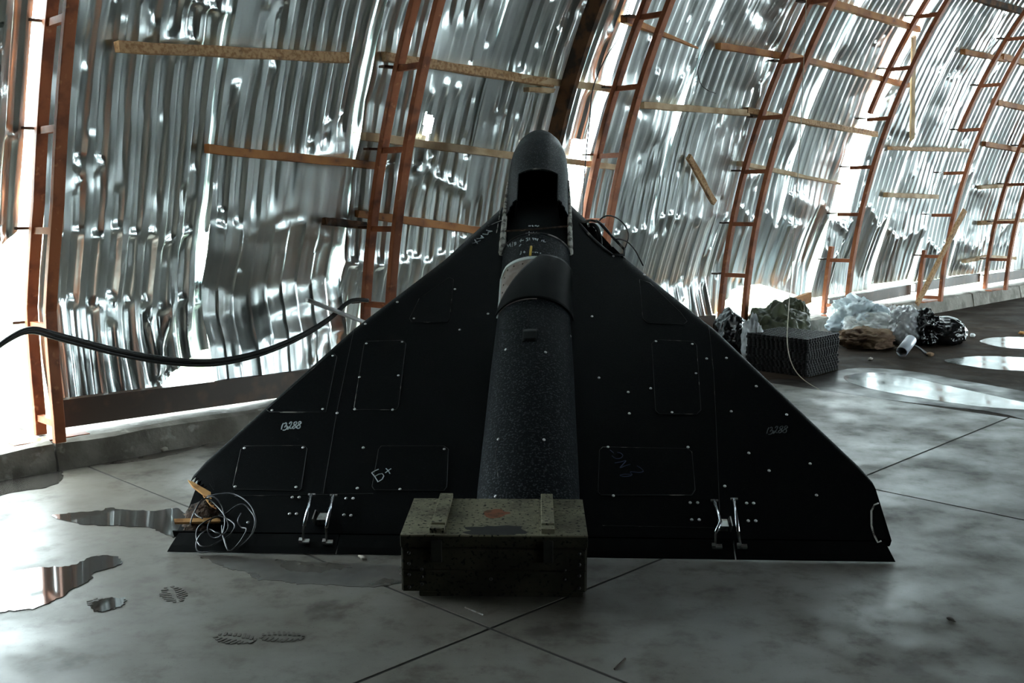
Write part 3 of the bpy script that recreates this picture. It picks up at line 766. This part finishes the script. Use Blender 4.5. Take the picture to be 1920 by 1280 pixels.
# --- coil of cable hanging on the left tip
M['greycable'].node_tree  # keep
cb = [(357,982),(362,965),(372,947),(385,935),(400,931),(414,945),(420,965),(421,985),(415,1003),(400,1008),(390,997),(392,980),(404,968),(425,972),(440,985),(430,1003),(410,1015),(392,1024),(375,1022),(368,1006),(372,988),(390,975),(408,968),(424,962),(440,950),(456,945),(470,958),(478,975),(472,1000),(455,1020),(430,1036),(418,1005),(416,985)]
m = MB()
P = [dp(q[0], min(q[1], 1033), .012 + .010 * math.sin(i * 1.9), True) for i, q in enumerate(cb)]
coil = MB().tube(spline(P, 6), .0024, 6).build('cable_coil', M['greycable'], None, smooth=True); coil.matrix_world = DM
tag(coil, 'tangled coil of thin grey cable on the torn left wing tip', 'cable')
c2 = [(388,930),(410,926),(434,925),(458,936),(474,955),(480,982),(470,1006),(450,1024),(425,1034),(396,1036),(372,1034),(368,1018),(376,1002),(392,992),(405,998),(420,1000),(428,985),(420,965),(404,946),(388,934),(374,942),(366,962),(380,972)]
c3 = [(452,962),(446,976),(452,988),(462,992),(452,1012),(440,1026),(428,1032),(420,1008)]
for cc, lz in ((c2, .018), (c3, .026)):
    P = [dp(q[0], min(q[1], 1034), lz + .008 * math.sin(i * 2.3), True) for i, q in enumerate(cc)]
    MB().tube(spline(P, 6), .0023, 6).build('cable_strand', M['greycable'], coil, smooth=True)
# ------------------------------------------------------------------ ammunition crate in front of the tail
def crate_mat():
    m = mat('lit_dusty_olive_lid', (.20,.185,.125), .8, 0, .1, noise=[((.11,.10,.07), 6, .4, .65, 6, None), ((.014,.014,.011), 75, .56, .64, 6, None), ((.30,.27,.19), 60, .6, .72, 5, None)], bump=(60, .4, .003))  # dust speckle, with the base lightened so the top reads as lit
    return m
M['crate'] = mat('shaded_olive_crate', (.035,.033,.022), .75, 0, .1, noise=[((.02,.019,.014), 6, .4, .65, 6, None), ((.008,.008,.007), 75, .56, .64, 6, None)], bump=(60, .4, .003)); M['lid'] = crate_mat(); M['crate_dark'] = mat('dark_crate_side', (.02,.02,.016), .75, 0, .2, noise=((.01,.01,.009), 12, .4, .6, 5, None))  # body colour darkened to stand for shade on the front
M['rust'] = mat('rusty_stain', (.22,.085,.045), .8, 0, .1, noise=((.12,.06,.035), 30, .45, .6, 4, None))
CA, CB = Vector((-.3455, 3.2705, 0)), Vector((.2330, 3.2585, 0))
cx = (CB - CA).normalized(); cy = Vector((-cx.y, cx.x, 0)); CWd = (CB - CA).length; CDp = .395; CHt = .2
CM = Matrix(((cx.x, cy.x, 0, CA.x), (cx.y, cy.y, 0, CA.y), (0, 0, 1, 0), (0, 0, 0, 1)))
crate = empty('ammunition_crate', mat=CM, label='olive wooden ammunition crate on the floor in front of the drone', cat='crate')
def cbx(name, x0, x1, y0, y1, z0, z1, matl, parent=None, bev=.003):
    return MB().box(((x0+x1)/2, (y0+y1)/2, (z0+z1)/2), (x1-x0, y1-y0, z1-z0)).build(name, M[matl], parent or crate, bevel=bev)
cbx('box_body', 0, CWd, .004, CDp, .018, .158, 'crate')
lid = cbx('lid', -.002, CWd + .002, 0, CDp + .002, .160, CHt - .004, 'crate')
for (x0, x1) in ((-.002, .145), (.1455, .43), (.4305, CWd + .002)): cbx('lid_board', x0, x1, .001, CDp + .001, CHt - .006, CHt, 'lid', lid, .001)  # thin top layer carries the lit tone, lid edges keep the shaded one
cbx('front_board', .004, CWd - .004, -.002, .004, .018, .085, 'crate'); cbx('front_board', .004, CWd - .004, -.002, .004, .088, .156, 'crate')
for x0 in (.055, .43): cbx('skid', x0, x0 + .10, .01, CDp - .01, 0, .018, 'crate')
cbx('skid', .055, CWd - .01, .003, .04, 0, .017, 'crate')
for (x0, x1) in ((.088, .133), (.437, .478)):
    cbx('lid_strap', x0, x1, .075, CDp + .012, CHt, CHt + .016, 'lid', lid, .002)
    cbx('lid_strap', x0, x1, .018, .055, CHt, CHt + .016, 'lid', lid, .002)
    cbx('hinge_block', x0, x1, .055, .075, CHt, CHt + .004, 'crate_dark', lid, 0)
    cbx('latch', x0 + .005, x1 - .005, -.010, .0, .115, .185, 'crate_dark', None, .002)
sm = MB()
nst = 22; cst = Vector((.287, .225, CHt + .0006)); vs = [cst] ; fs = []
rs = random.Random(2)
for k in range(nst):
    a = 2 * math.pi * k / nst; r = rs.uniform(.75, 1.1); vs.append(cst + Vector((.045 * r * math.cos(a), .05 * r * math.sin(a), 0)))
for k in range(nst): fs.append((0, 1 + k, 1 + (k + 1) % nst))
sm.add(vs, fs).build('rust_stain', M['rust'], lid)
nst = 26; vs = [Vector((.295, .055, CHt + .0007))]; fs = []
for k in range(nst):
    a = 2 * math.pi * k / nst; r = rs.uniform(.7, 1.15); vs.append(Vector((.295 + .10 * r * math.cos(a), max(.004, .045 + .062 * r * math.sin(a)), CHt + .0007)))
for k in range(nst): fs.append((0, 1 + k, 1 + (k + 1) % nst))
MB().add(vs, fs).build('dark_lid_patch', M['crate_dark'], lid)  # irregular dark patch at the front edge of the lid
nb = bmesh.new(); bmesh.ops.create_uvsphere(nb, u_segments=8, v_segments=5, radius=.0055); nme = bpy.data.meshes.new('nail'); nb.to_mesh(nme); nb.free()
nme.materials.append(mat('dark_nail', (.05,.05,.05), .4, 1.0)); nme.polygons.foreach_set('use_smooth', [True] * len(nme.polygons))
for (x, z) in ((.025,.143),(.025,.108),(.025,.072),(.025,.032),(.065,.09),(.065,.065),(.065,.042),(.555,.143),(.555,.108),(.555,.072),(.555,.032),(.28,.06),(.51,.09),(.51,.06)):
    o = link('nail', nme, None, crate); o.location = (x, -.002, z)

# timber trestle that carries the nose from behind
tr = empty('timber_trestle', DORG + DEY * 2.2 + DEZ * -.02, 'timber trestle hidden behind the drone, carrying its nose', 'trestle')
tp = DORG + DEY * 2.15 - DEZ * .14; tz = tp.z
pchild(MB().beam(tp - DEX * .22 + Vector((0,0,-.035)), tp + DEX * .22 + Vector((0,0,-.035)), .08, .06).build('beam', M['wood'], None), tr)
for sx in (-1, 1):
    for sy in (-1, 1):
        a = tp + DEX * (.17 * sx) + Vector((0, 0, -.06)); b2 = a + DEX * (.05 * sx) + DEYH * (.16 * sy); b2.z = 0.0
        pchild(MB().beam(a, b2, .04, .05, up=DEYH).build('leg', M['wood'], None), tr)
# ------------------------------------------------------------------ rails at the foot of the wall
def rail(p0, p1, h, t, label, ml='rail', name='steel_rail', lip=True):
    a, b2 = Vector(p0), Vector(p1); L = (b2 - a).length
    o = empty(name, a.lerp(b2, .5) - Vector((0, 0, h/2)), label, 'beam')
    pchild(MB().beam(a, b2, .008, h).build('web', M[ml], None), o)
    if lip:
        up = Vector((0, 0, h/2 - .004))
        pchild(MB().beam(a + up + NX*.022, b2 + up + NX*.022, .05, .008).build('flange', M[ml], None), o)
        pchild(MB().beam(a - up + NX*.022, b2 - up + NX*.022, .05, .008).build('flange', M[ml], None), o)
    return o
rail(W(1.92, 4.99, .225), W(3.56, 4.99, .20), .13, .05, 'brown steel channel lying on the kerb left of the drone')
rail(W(3.62, 5.0, .19), W(5.3, 5.0, .19), .12, .05, 'brown steel channel on the kerb behind the drone')
rail(W(5.42, 5.0, .19), W(7.04, 5.0, .19), .12, .05, 'brown steel channel on the kerb left of the mats')
rail(W(8.76, 5.0, .20), W(10.3, 5.0, .23), .10, .05, 'brown steel channel beside the bags on the kerb')
rail(W(10.4, 5.0, .24), W(11.9, 5.0, .25), .09, .05, 'brown steel channel at the far right end of the wall')
rail(W(12.0, 5.0, .22), W(14.5, 5.0, .22), .10, .05, 'farthest brown steel channel on the kerb')
# ------------------------------------------------------------------ battens nailed behind the trusses
rb = random.Random(21)
def batten(a, b2, h, ml, label, r=None, t=.045, taper=1.0, name='wooden_batten', seg=8, r2=None):
    r = RV + .045 if r is None else r
    p, q = onvault(*a, r), onvault(*b2, r2 if r2 is not None else r)
    up = Vector((0, 0, 1)); mid = (p + q) / 2
    return tag(MB().beam(p, q, t, h, up=up, jit=.0035, seg=seg, rnd=rb, taper=taper).build(name, M[ml], None, bevel=.003, origin=mid), label, 'plank', 'battens on the hangar wall')
batten((218,87),(652,109),.050,'wood','knotty pale batten near the top left corner')
batten((386,279),(720,312),.042,'wood_orange','long orange batten left of the dark truss, above the drone wing')
batten((607,414),(684,423),.040,'wood_dark','short charred batten stub just above the left wing')
batten((668,400),(905,433),.042,'wood_orange','orange batten behind the dark truss that runs down to the left wing')
batten((720,106),(1035,156),.048,'wood','pale batten running right from the top of the dark truss')
batten((972,146),(1152,168),.040,'wood_pale','pale batten ending at the truss right of the drone nose')
batten((986,167),(1036,171),.026,'wood_pale','thin splinter of batten above the drone nose')
batten((681,255),(966,293),.044,'wood_pale','pale splintered batten ending behind the drone nose')
batten((1030,298),(1152,313),.036,'wood_pale','short batten between drone nose and truss')
batten((1170,35),(1308,90),.050,'wood_orange','batten tapering to a splinter right of the nose at the top',taper=.25)
batten((1346,86),(1472,106),.044,'wood_orange','orange batten left of the dark truss near the top')
batten((1468,102),(1702,160),.044,'wood_orange','orange batten from the dark truss to the open slot')
batten((1204,197),(1402,212),.042,'wood_pale','straight pale batten in the middle of the right wall half')
batten((1398,207),(1642,252),.044,'wood','light brown batten running into the lower open slot')
batten((1516,-6),(1722,55),.050,'wood_orange','topmost orange batten reaching the bright truss')
batten((1386,306),(1575,345),.036,'wood_pale','pale batten behind the lower part of the dark truss, right of the mats',taper=.6)
batten((1805,97),(1886,112),.045,'wood_orange','short batten left of the truss in the upper right corner')
batten((1878,106),(1935,122),.055,'wood_orange','batten crossing the truss in the upper right corner')
batten((1828,-4),(1935,27),.055,'wood_dark','dark batten cutting the upper right corner of the picture')
batten((1668,278),(1815,282),.036,'wood','broken thin batten right of the open slot')
batten((1845,270),(1935,285),.050,'wood_orange','orange batten right of the truss at mid height of the right edge')
batten((1660,365),(1757,369),.040,'wood_pale','short free batten between the two right trusses')
batten((1836,351),(1896,347),.040,'wood_pale','short batten near the right edge above the others')
batten((1836,418),(1935,412),.045,'wood','lower batten behind the truss at the right edge')
batten((1807,490),(1850,481),.036,'wood_pale','lowest thin batten piece left of the right edge truss')
batten((1848,481),(1902,484),.036,'wood_pale','lowest thin batten piece right at the edge truss')
batten((1868,192),(1935,206),.050,'wood_orange','orange batten between two others at the right edge')
# loose boards
def board(p, q, w, t, ml, label, up, name='loose_board', taper=1.0):
    mid = (Vector(p) + Vector(q)) / 2
    return tag(MB().beam(p, q, t, w, up=up, jit=.003, seg=6, rnd=rb, taper=taper).build(name, M[ml], None, bevel=.003, origin=mid), label, 'plank')
board(onvault(1291,293,RV+.03), onvault(1339,380,RV+.02), .045, .03, 'wood', 'short loose board hanging diagonally on the right wall half', AX)
board(onvault(1713,68,RV-.02), onvault(1710,262,RV-.05), .05, .02, 'wood_pale', 'thin board hanging upright across the open slot', AX)
board(W(10.28, 4.50, 1.02), W(9.86, 4.72, .135), .06, .03, 'wood', 'loose plank leaning against the orange truss on the right', AX)
board(W(7.35, 4.96, .165), W(8.35, 4.96, .30), .09, .04, 'wood_orange', 'orange board lying aslant on the kerb behind the olive tarp', (0,0,1))
# dark rafter board on edge behind the drone nose
pts = []; 
for i in range(25):
    z = .14 + 3.06 * i / 24; r = RV - .03; pts.append(W(4.93, math.sqrt(r*r - z*z), z))
rf = MB().sweep(pts, .11, .035, [AX]*25).build('curved_rafter', M['wood_dark'], None, origin=tuple(pts[0]))
tag(rf, 'dark curved rafter board rising behind the drone nose', 'rafter')
# ------------------------------------------------------------------ hose, rod, wires
def inside(px, py, p):                                # point on the vertical plane parallel to the wall
    return onplane(px, py, NX * p, NX)
hz = [(-60,720),(-20,665),(20,632),(60,616),(112,628),(230,658),(330,674),(410,675),(490,658),(560,630),(615,598),(650,568),(668,562),(690,563)]
hose = empty('sagging_hose', inside(410, 675, 4.66), 'pair of black hoses sagging between the two left trusses', 'hose')
for k, dz in enumerate((0, -.020)):
    P = [inside(x, y, 4.66) + Vector((0, 0, dz * math.sin(math.pi * i / 13) * (1.0))) + NX * (.012 * k) for i, (x, y) in enumerate(hz)]
    pchild(MB().tube(spline(P, 6), .0105, 8).build('hose_line', M['blackcable'], None, smooth=True), hose)
ra, rb2 = inside(576, 562, 4.45), onfloor(905, 691)
rod = MB().tube([ra, ra.lerp(rb2, .5), rb2 + Vector((0, 0, .011))], .011, 10).build('white_rod', mat('white_plastic_pipe', (.72,.70,.72), .4), None, smooth=True, origin=tuple(rb2))
tag(rod, 'white plastic rod sticking out behind the left wing', 'rod')
def wire(px, p, r, ml, name, label, end=None):
    P = [inside(x, y, p) for (x, y) in px]
    if end is not None: P += end
    return tag(MB().tube(spline(P, 6), r, 5).build(name, ml, None, smooth=True, origin=tuple(P[0])), label, 'wire')
wire([(1183,-5),(1165,60),(1135,110),(1112,165),(1105,230),(1098,300),(1093,380),(1088,450)], 4.62, .004, M['blackcable'], 'hanging_wire', 'thin black wire hanging down the wall right of the drone nose')
wire([(1322,95),(1309,130),(1313,155),(1325,168),(1342,175)], 4.55, .003, M['blackcable'], 'wire_end', 'short bent wire end sticking from the wall')
th_m = mat('pale_thread', (.42,.38,.30), .6)
wire([(1512,-5),(1508,90),(1503,210),(1496,330),(1488,430),(1483,520)], 4.3, .003, th_m, 'hanging_thread', 'thin pale cord hanging to the floor in front of the mats',
     [Vector(v) for v in (tuple(onplane(1478,590,Vector((0,7.3,0)),Vector((0,1,0)))), tuple(onplane(1476,640,Vector((0,7.1,0)),Vector((0,1,0)))), tuple(onplane(1484,680,Vector((0,6.95,0)),Vector((0,1,0)))), tuple(onplane(1503,708,Vector((0,6.85,0)),Vector((0,1,0)))), tuple(onfloor(1540,733,-.008)))])
# ------------------------------------------------------------------ water and damp on the floor
M['water'] = mat('standing_water', (.035,.031,.027), .05, 0, .5)
M['damp'] = mat('damp_concrete', (.062,.052,.042), .3, 0, .4, noise=((.042,.034,.027), 7, .4, .65, 6, None), rough_noise=(6, .2, .42))
M['shallow'] = mat('shallow_water', (.02,.018,.016), .15, 0, .2, rough_noise=(5, .08, .22))
M['damp_dark'] = mat('damp_dark_floor', (.022,.017,.014), .45, 0, .12, rough_noise=(4, .3, .6))
rp = random.Random(14)
def puddle(name, px, z, ml, label, cat, jit=.007):
    P = spline([onfloor(x, y, z) for (x, y) in px], 7, closed=True)
    P = [p + Vector((rp.uniform(-jit, jit), rp.uniform(-jit, jit), 0)) for p in P]
    c_ = sum(P, Vector()) / len(P)
    lo = [p - Vector((0, 0, .0012)) for p in P]
    return tag(MB().prism(P, lo, P).build(name, M[ml], None, origin=tuple(c_)), label, cat)
puddle('damp_patch', [(-60,872),(40,862),(150,842),(330,806),(520,772),(540,785),(430,820),(330,850),(230,868),(120,872),(40,884),(-60,905)], .0010, 'damp', 'dark damp band on the concrete along the kerb at the left', 'damp patch')
puddle('damp_patch', [(372,1040),(470,1046),(600,1054),(760,1062),(765,1088),(690,1100),(620,1096),(560,1094),(520,1088),(480,1086),(462,1072),(430,1066),(405,1055)], .0010, 'damp', 'brownish damp patch on the floor in front of the left elevon', 'damp patch')
puddle('puddle', [(95,968),(130,961),(185,957),(205,952),(240,955),(290,957),(335,953),(350,975),(334,1005),(310,1000),(285,990),(240,986),(200,984),(150,981)], .0022, 'water', 'puddle beside the torn left wing tip', 'puddle')
puddle('puddle', [(-60,1088),(20,1072),(75,1063),(130,1060),(165,1046),(195,1040),(225,1045),(222,1058),(180,1072),(165,1090),(135,1104),(110,1120),(60,1140),(0,1146),(-60,1150)], .0022, 'water', 'large puddle at the left edge of the picture reflecting the truss', 'puddle')
puddle('puddle', [(-60,880),(0,886),(60,884),(112,880),(114,900),(85,913),(40,920),(-60,935)], .0022, 'water', 'puddle at the left edge close to the kerb', 'puddle')
puddle('puddle', [(172,1134),(188,1124),(212,1120),(234,1122),(230,1134),(205,1142),(182,1145)], .0022, 'water', 'small puddle below the large left one', 'puddle')
puddle('damp_patch', [(1440,712),(1520,708),(1600,690),(1700,695),(1800,712),(1960,745),(1960,790),(1860,772),(1740,758),(1600,742),(1480,727)], -.0105, 'damp_dark', 'wet dark stretch of the old floor in front of the mats', 'damp patch')
puddle('puddle', [(1585,704),(1640,698),(1700,706),(1760,719),(1830,734),(1900,750),(1960,760),(1960,768),(1880,765),(1800,757),(1700,741),(1640,730),(1592,716)], -.0092, 'shallow', 'long puddle on the dark floor right of the mats', 'puddle')
puddle('puddle', [(1772,676),(1820,668),(1880,668),(1960,674),(1960,694),(1900,694),(1830,688)], -.0092, 'shallow', 'puddle right of the black bag, before the far kerb', 'puddle')
puddle('puddle', [(1838,640),(1870,632),(1960,634),(1960,652),(1890,652)], -.0092, 'shallow', 'farthest puddle at the right edge of the picture', 'puddle')
# muddy boot prints
M['mud'] = mat('mud', (.085,.074,.062), .7, 0, .2)
def print_(px, py, rot, L, label):
    c_ = onfloor(px, py, .0014); m = MB(); R = Matrix.Rotation(rot, 3, 'Z'); k = 9
    for i in range(k):
        t = (i + .5) / k - .5; w = .085 * math.sqrt(max(.05, 1 - (2*t)**2))
        for sx in (-1, 1):
            m.box(R @ Vector((sx * w * .27, t * L, 0)), (w * rp.uniform(.2,.46), L / k * .5, .0010), R @ Matrix.Rotation(sx * .35, 3, 'Z'))
    return tag(m.build('boot_print', M['mud'], None, origin=None), label, 'footprint'), c_
for (px, py, rot, L, lb) in ((325,1113,.5,.15,'dark boot print between the puddle and the damp patch'), (441,1196,1.25,.13,'faint boot print left of another in the foreground'), (529,1193,1.5,.13,'boot print at the right of the pair in the foreground'), (196,1131,1.0,.13,'boot print at the edge of the small puddle')):
    o, c_ = print_(px, py, rot, L, lb); o.location = c_
# ------------------------------------------------------------------ stack of interlocking rubber mats
M['rubber'] = mat('black_rubber_mat', (.010,.010,.010), .65, 0, .15, noise=((.022,.021,.020), 40, .5, .65, 3, None), bump=(150, .6, .004))
mc = Vector((1.955, 7.53, -.012)); e1 = (Vector((2.28, 7.53, 0)) - Vector((1.98, 7.21, 0))).normalized(); e2 = Vector((-e1.y, e1.x, 0)); S_ = .455
out = []; nt_ = 13
for side in range(4):
    for i in range(nt_):
        for (f, d) in ((.0, 0), (.3, .010), (.6, .010), (.9, 0)):
            t = (i + f) / nt_ - .5; d2 = d if side % 2 == 0 else d - .010
            q = (t * S_, -S_/2 - d2); a = side * math.pi / 2
            out.append((q[0]*math.cos(a) - q[1]*math.sin(a), q[0]*math.sin(a) + q[1]*math.cos(a)))
TH_ = .0155
P = [e1 * x + e2 * y for (x, y) in out]
mm = MB().prism(P, P, [p + Vector((0, 0, TH_)) for p in P])
base = mm.build('rubber_mat', M['rubber'], None)
gm = MB()                                            # raised studs of the top face
for i in range(14):
    for j in range(14):
        x, y = (i - 6.5) * .031, (j - 6.5) * .031
        c_ = e1 * x + e2 * y + Vector((0, 0, TH_ + .001)); gm.box(c_, (.017, .017, .003), Matrix.Rotation(math.atan2(e1.y, e1.x), 3, 'Z'))
ordn = ['top','second','third','fourth','fifth','sixth','seventh','eighth','ninth','tenth','eleventh','twelfth','thirteenth','fourteenth','fifteenth','bottom']
NM = 16
for k in range(NM):
    o = base if k == 0 else base.copy()
    if k: COL.objects.link(o)
    o.location = mc + Vector((rp.uniform(-.007, .007), rp.uniform(-.007, .007), k * (TH_ + .0004)))
    o.rotation_euler = (0, 0, rp.uniform(-.015, .015))
    n_ = NM - 1 - k
    tag(o, ('bottom black rubber mat of the stack, lying on the floor' if k == 0 else 'topmost black rubber mat of the stack with its studded face in view' if n_ == 0 else f'black rubber mat, {ordn[n_]} from the top of the stack'), 'mat', 'stacked rubber mats')
    if n_ == 0: gm.build('stud_pattern', M['rubber'], o)
# ------------------------------------------------------------------ rubbish along the wall
M['blackbag'] = mat('black_plastic_bag', (.006,.006,.007), .22, 0, .6)
M['olive'] = mat('olive_tarpaulin', (.055,.062,.03), .45, 0, .4, noise=((.03,.035,.02), 8, .45, .6, 4, None))
M['whitebag'] = mat('white_plastic', (.55,.57,.56), .35, 0, .4, noise=((.40,.42,.42), 10, .45, .65, 4, None))
M['bluebag'] = mat('pale_blue_plastic', (.50,.58,.62), .3, 0, .4)
M['browncloth'] = mat('brown_cloth', (.20,.135,.085), .8, 0, .2, noise=((.12,.075,.05), 9, .45, .6, 5, None))
M['clear'] = mat('clear_wrapping', (.42,.43,.44), .2, 0, .6, noise=((.20,.21,.22), 7, .4, .6, 4, None))
M['card'] = mat('cardboard', (.34,.22,.13), .8)
M['greytube'] = mat('grey_tube', (.40,.43,.48), .4)
def heap(name, px, py, wpx, hpx, dep, ml, label, cat, seed, z=0.0, rot=0.0, amp=.28, freq=2.2, ridge=.16, lean=0.0, parent=None, sub=5, p=None):
    if p is not None:
        yt = py - hpx; lo_, hi_ = 520.0, 760.0
        for _ in range(40):
            md = (lo_ + hi_) / 2
            if onfloor(px, md, z).dot(NX) > p: lo_ = md
            else: hi_ = md
        hpx = md - yt; py = md
    b_ = onfloor(px, py, z); k = (b_ - Vector((0, 0, H_CAM))).length / F_PX
    sx, sz, sy = wpx * k / 2, hpx * k, dep / 2
    bm = bmesh.new(); bmesh.ops.create_icosphere(bm, subdivisions=sub, radius=1); off = Vector((seed * 3.7, seed * 1.3, 5))
    for v in bm.verts:
        d = v.co.normalized(); q = d * freq + off
        w_ = Vector((mnoise.noise(q * 1.3), mnoise.noise(q * 1.3 + Vector((5,0,0))), mnoise.noise(q * 1.3 + Vector((0,7,0)))))
        r = 1 + amp * mnoise.noise(q) - ridge * abs(mnoise.noise(q * 2.1 + w_ * 1.5)) * 2 - ridge * .28 * abs(mnoise.noise(q * 4 + w_ * 2))
        x, y, zz = d.x * sx * r, d.y * sy * r, d.z * r
        zz = sz * .42 + zz * sz * .6
        v.co = Vector((x + lean * zz, y, max(0.0015, zz)))
    me = bpy.data.meshes.new(name); bm.to_mesh(me); bm.free()
    o = link(name, me, M[ml], parent, smooth=True); o.location = b_ + Vector((0, dep * .35, 0)); o.rotation_euler = (0, 0, rot)
    return tag(o, label, cat) if parent is None else o
zf = -.012
heap('olive_tarpaulin', 1462, 617, 120, 44, .45, 'olive', 'crumpled olive tarpaulin heaped behind the stack of mats', 'tarpaulin', 2, zf, .1, .28, 1.9, .14, p=4.42)
heap('dark_green_bag', 1492, 614, 62, 48, .35, 'olive', 'rounded dark green bag at the right end of the olive tarpaulin', 'bag', 9, zf, .3, .18, 2.0, .12, p=4.5)
heap('black_rubbish_bag', 1374, 617, 72, 28, .35, 'blackbag', 'black bag seen between the legs of the dark truss', 'bag', 4, zf, 0, .2, 1.8, .10, p=4.5)
heap('crumpled_bag', 1414, 618, 42, 22, .22, 'clear', 'small pinkish white crumpled bag left of the olive tarpaulin', 'bag', 6, zf, 0, .3, 2.6, .2, sub=4, p=4.25)
heap('plastic_sheet', 1618, 606, 105, 44, .5, 'bluebag', 'pale blue plastic sheet heaped on the kerb by the sunlit truss', 'plastic sheet', 11, zf, .2, .3, 2.2, .16, p=4.42)
heap('white_sack', 1640, 628, 104, 36, .4, 'whitebag', 'flat white sack lying on the brown cloth', 'sack', 13, zf, -.2, .22, 1.8, .12, p=4.28)
heap('brown_cloth', 1634, 656, 112, 36, .4, 'browncloth', 'crumpled brown cloth on the floor right of the mats', 'cloth', 15, zf, .15, .3, 2.2, .2)
cb_ = heap('clear_plastic_bag', 1706, 648, 62, 66, .34, 'clear', 'clear plastic bag leaning on a black bag', 'bag', 17, zf, .2, .2, 2.0, .13)
heap('black_rubbish_bag', 1738, 649, 62, 62, .36, 'blackbag', 'torn black bag between the clear bag and the round black one', 'bag', 19, zf, 0, .3, 2.2, .2)
heap('black_rubbish_bag', 1783, 648, 72, 48, .36, 'blackbag', 'round shiny black bag, rightmost of the rubbish', 'bag', 23, zf, 0, .1, 1.6, .07)
# label on the clear bag, knot on the torn black bag
q = onfloor(1699, 648, zf)
tag(MB().tube([q + Vector((.04, .0, .17)), q + Vector((.045, .004, .172))], .02, 4).build('paper_sticker', M['whitebag'], cb_), None) if False else None
a, b2 = onfloor(1690, 671, zf), onplane(1708, 637, Vector((0, 8.15, 0)), Vector((0, 1, 0)))
tb = empty('plastic_tube', a, 'pale grey plastic tube lying against the clear bag', 'tube')
pchild(MB().tube([a + Vector((0, 0, .045)), b2], .042, 16, cap=False).build('tube_wall', M['greytube'], None, smooth=True), tb)
COL.objects[-1].modifiers.new('t', 'SOLIDIFY').thickness = .004
pchild(MB().tube([a.lerp(b2, .95) + Vector((0,0,.002)), a.lerp(b2, .97) + Vector((0,0,.001))], .040, 16).build('end_disc', M['void'], None), tb)
a, b2 = onfloor(1704, 652, zf) + Vector((0, 0, .03)), onfloor(1739, 668, zf) + Vector((0, 0, .012))
tag(MB().tube(spline([a, a.lerp(b2, .5) + Vector((0, 0, .015)), b2], 4), .010, 6).build('black_stick', M['blackcable'], None, smooth=True, origin=tuple(b2)), 'short black stick on the floor beside the grey tube', 'stick')
a = onfloor(1446, 632, zf)
tag(MB().prism([0]*3, [a, a + Vector((.17, .03, 0)), a + Vector((-.04, .06, .13))], [a + Vector((0, .008, 0)), a + Vector((.17, .038, 0)), a + Vector((-.04, .068, .13))]).build('cardboard_flap', M['card'], None, origin=None), 'small cardboard flap in front of the olive tarpaulin', 'cardboard')
heap('paper_scrap', 1385, 655, 30, 18, .1, 'whitebag', 'white paper scrap beside the left corner of the mats', 'paper', 31, zf, .3, .5, 4, .5, sub=4)
heap('paper_scrap', 1682, 606, 20, 34, .06, 'whitebag', 'upright white scrap behind the clear bag', 'paper', 33, zf, .3, .4, 3, .4, lean=-.3, sub=4)
heap('broken_kerb_lump', 1388, 642, 40, 22, .2, 'kerb', 'broken lump of concrete at the foot of the dark truss', 'rubble', 35, zf, .3, .3, 2.5, .15, sub=4)
# chips and litter
M['chip'] = mat('plaster_chip', (.42,.38,.32), .85)
M['twig'] = mat('dry_twig', (.05,.038,.028), .8)
def chip(px, py, w, label, z=0.0, ml='chip', seed=0):
    o = heap('rubble_chip', px, py, w, w * .6, w * .004, ml, label, 'rubble', 50 + seed, z, seed * .7, .5, 2.5, .2, sub=2); o.location.y = onfloor(px, py, z).y; return o
chip(680, 1048, 12, 'pale plaster chip at the edge of the left elevon', 0, 'chip', 1)
chip(1823, 632, 12, 'white crumb on the dark floor right of the round black bag', zf, 'whitebag', 2)
chip(1744, 668, 13, 'tan crumb at the tip of the black stick', zf, 'card', 3)
chip(1632, 675, 9, 'pale crumb on the dark floor below the brown cloth', zf, 'chip', 4)
chip(1783, 1163, 9, 'dark leaf scrap on the concrete at the lower right', 0, 'twig', 5)
chip(345, 832, 11, 'pale crumb on the damp band near the kerb', .001, 'chip', 6)
chip(305, 846, 14, 'flat plaster flake on the damp band near the kerb', .001, 'chip', 7)
chip(1915, 627, 10, 'orange crumb at the right edge of the picture', zf, 'ply', 8)
a, b2 = onfloor(1152, 1254, .003), onfloor(1172, 1234, .003)
tag(MB().tube([a, a.lerp(b2, .5) + Vector((.004, 0, .004)), b2], .003, 5).build('dry_twig', M['twig'], None, origin=tuple(a)), 'thin dry twig on the concrete in the lower foreground', 'twig')
a, b2 = onfloor(872, 1138, .003), onfloor(905, 1152, .003)
tag(MB().tube([a, b2], .0025, 5).build('wire_offcut', M['dullmetal'], None, origin=tuple(a)), 'short bright wire offcut on the floor below the crate', 'wire')
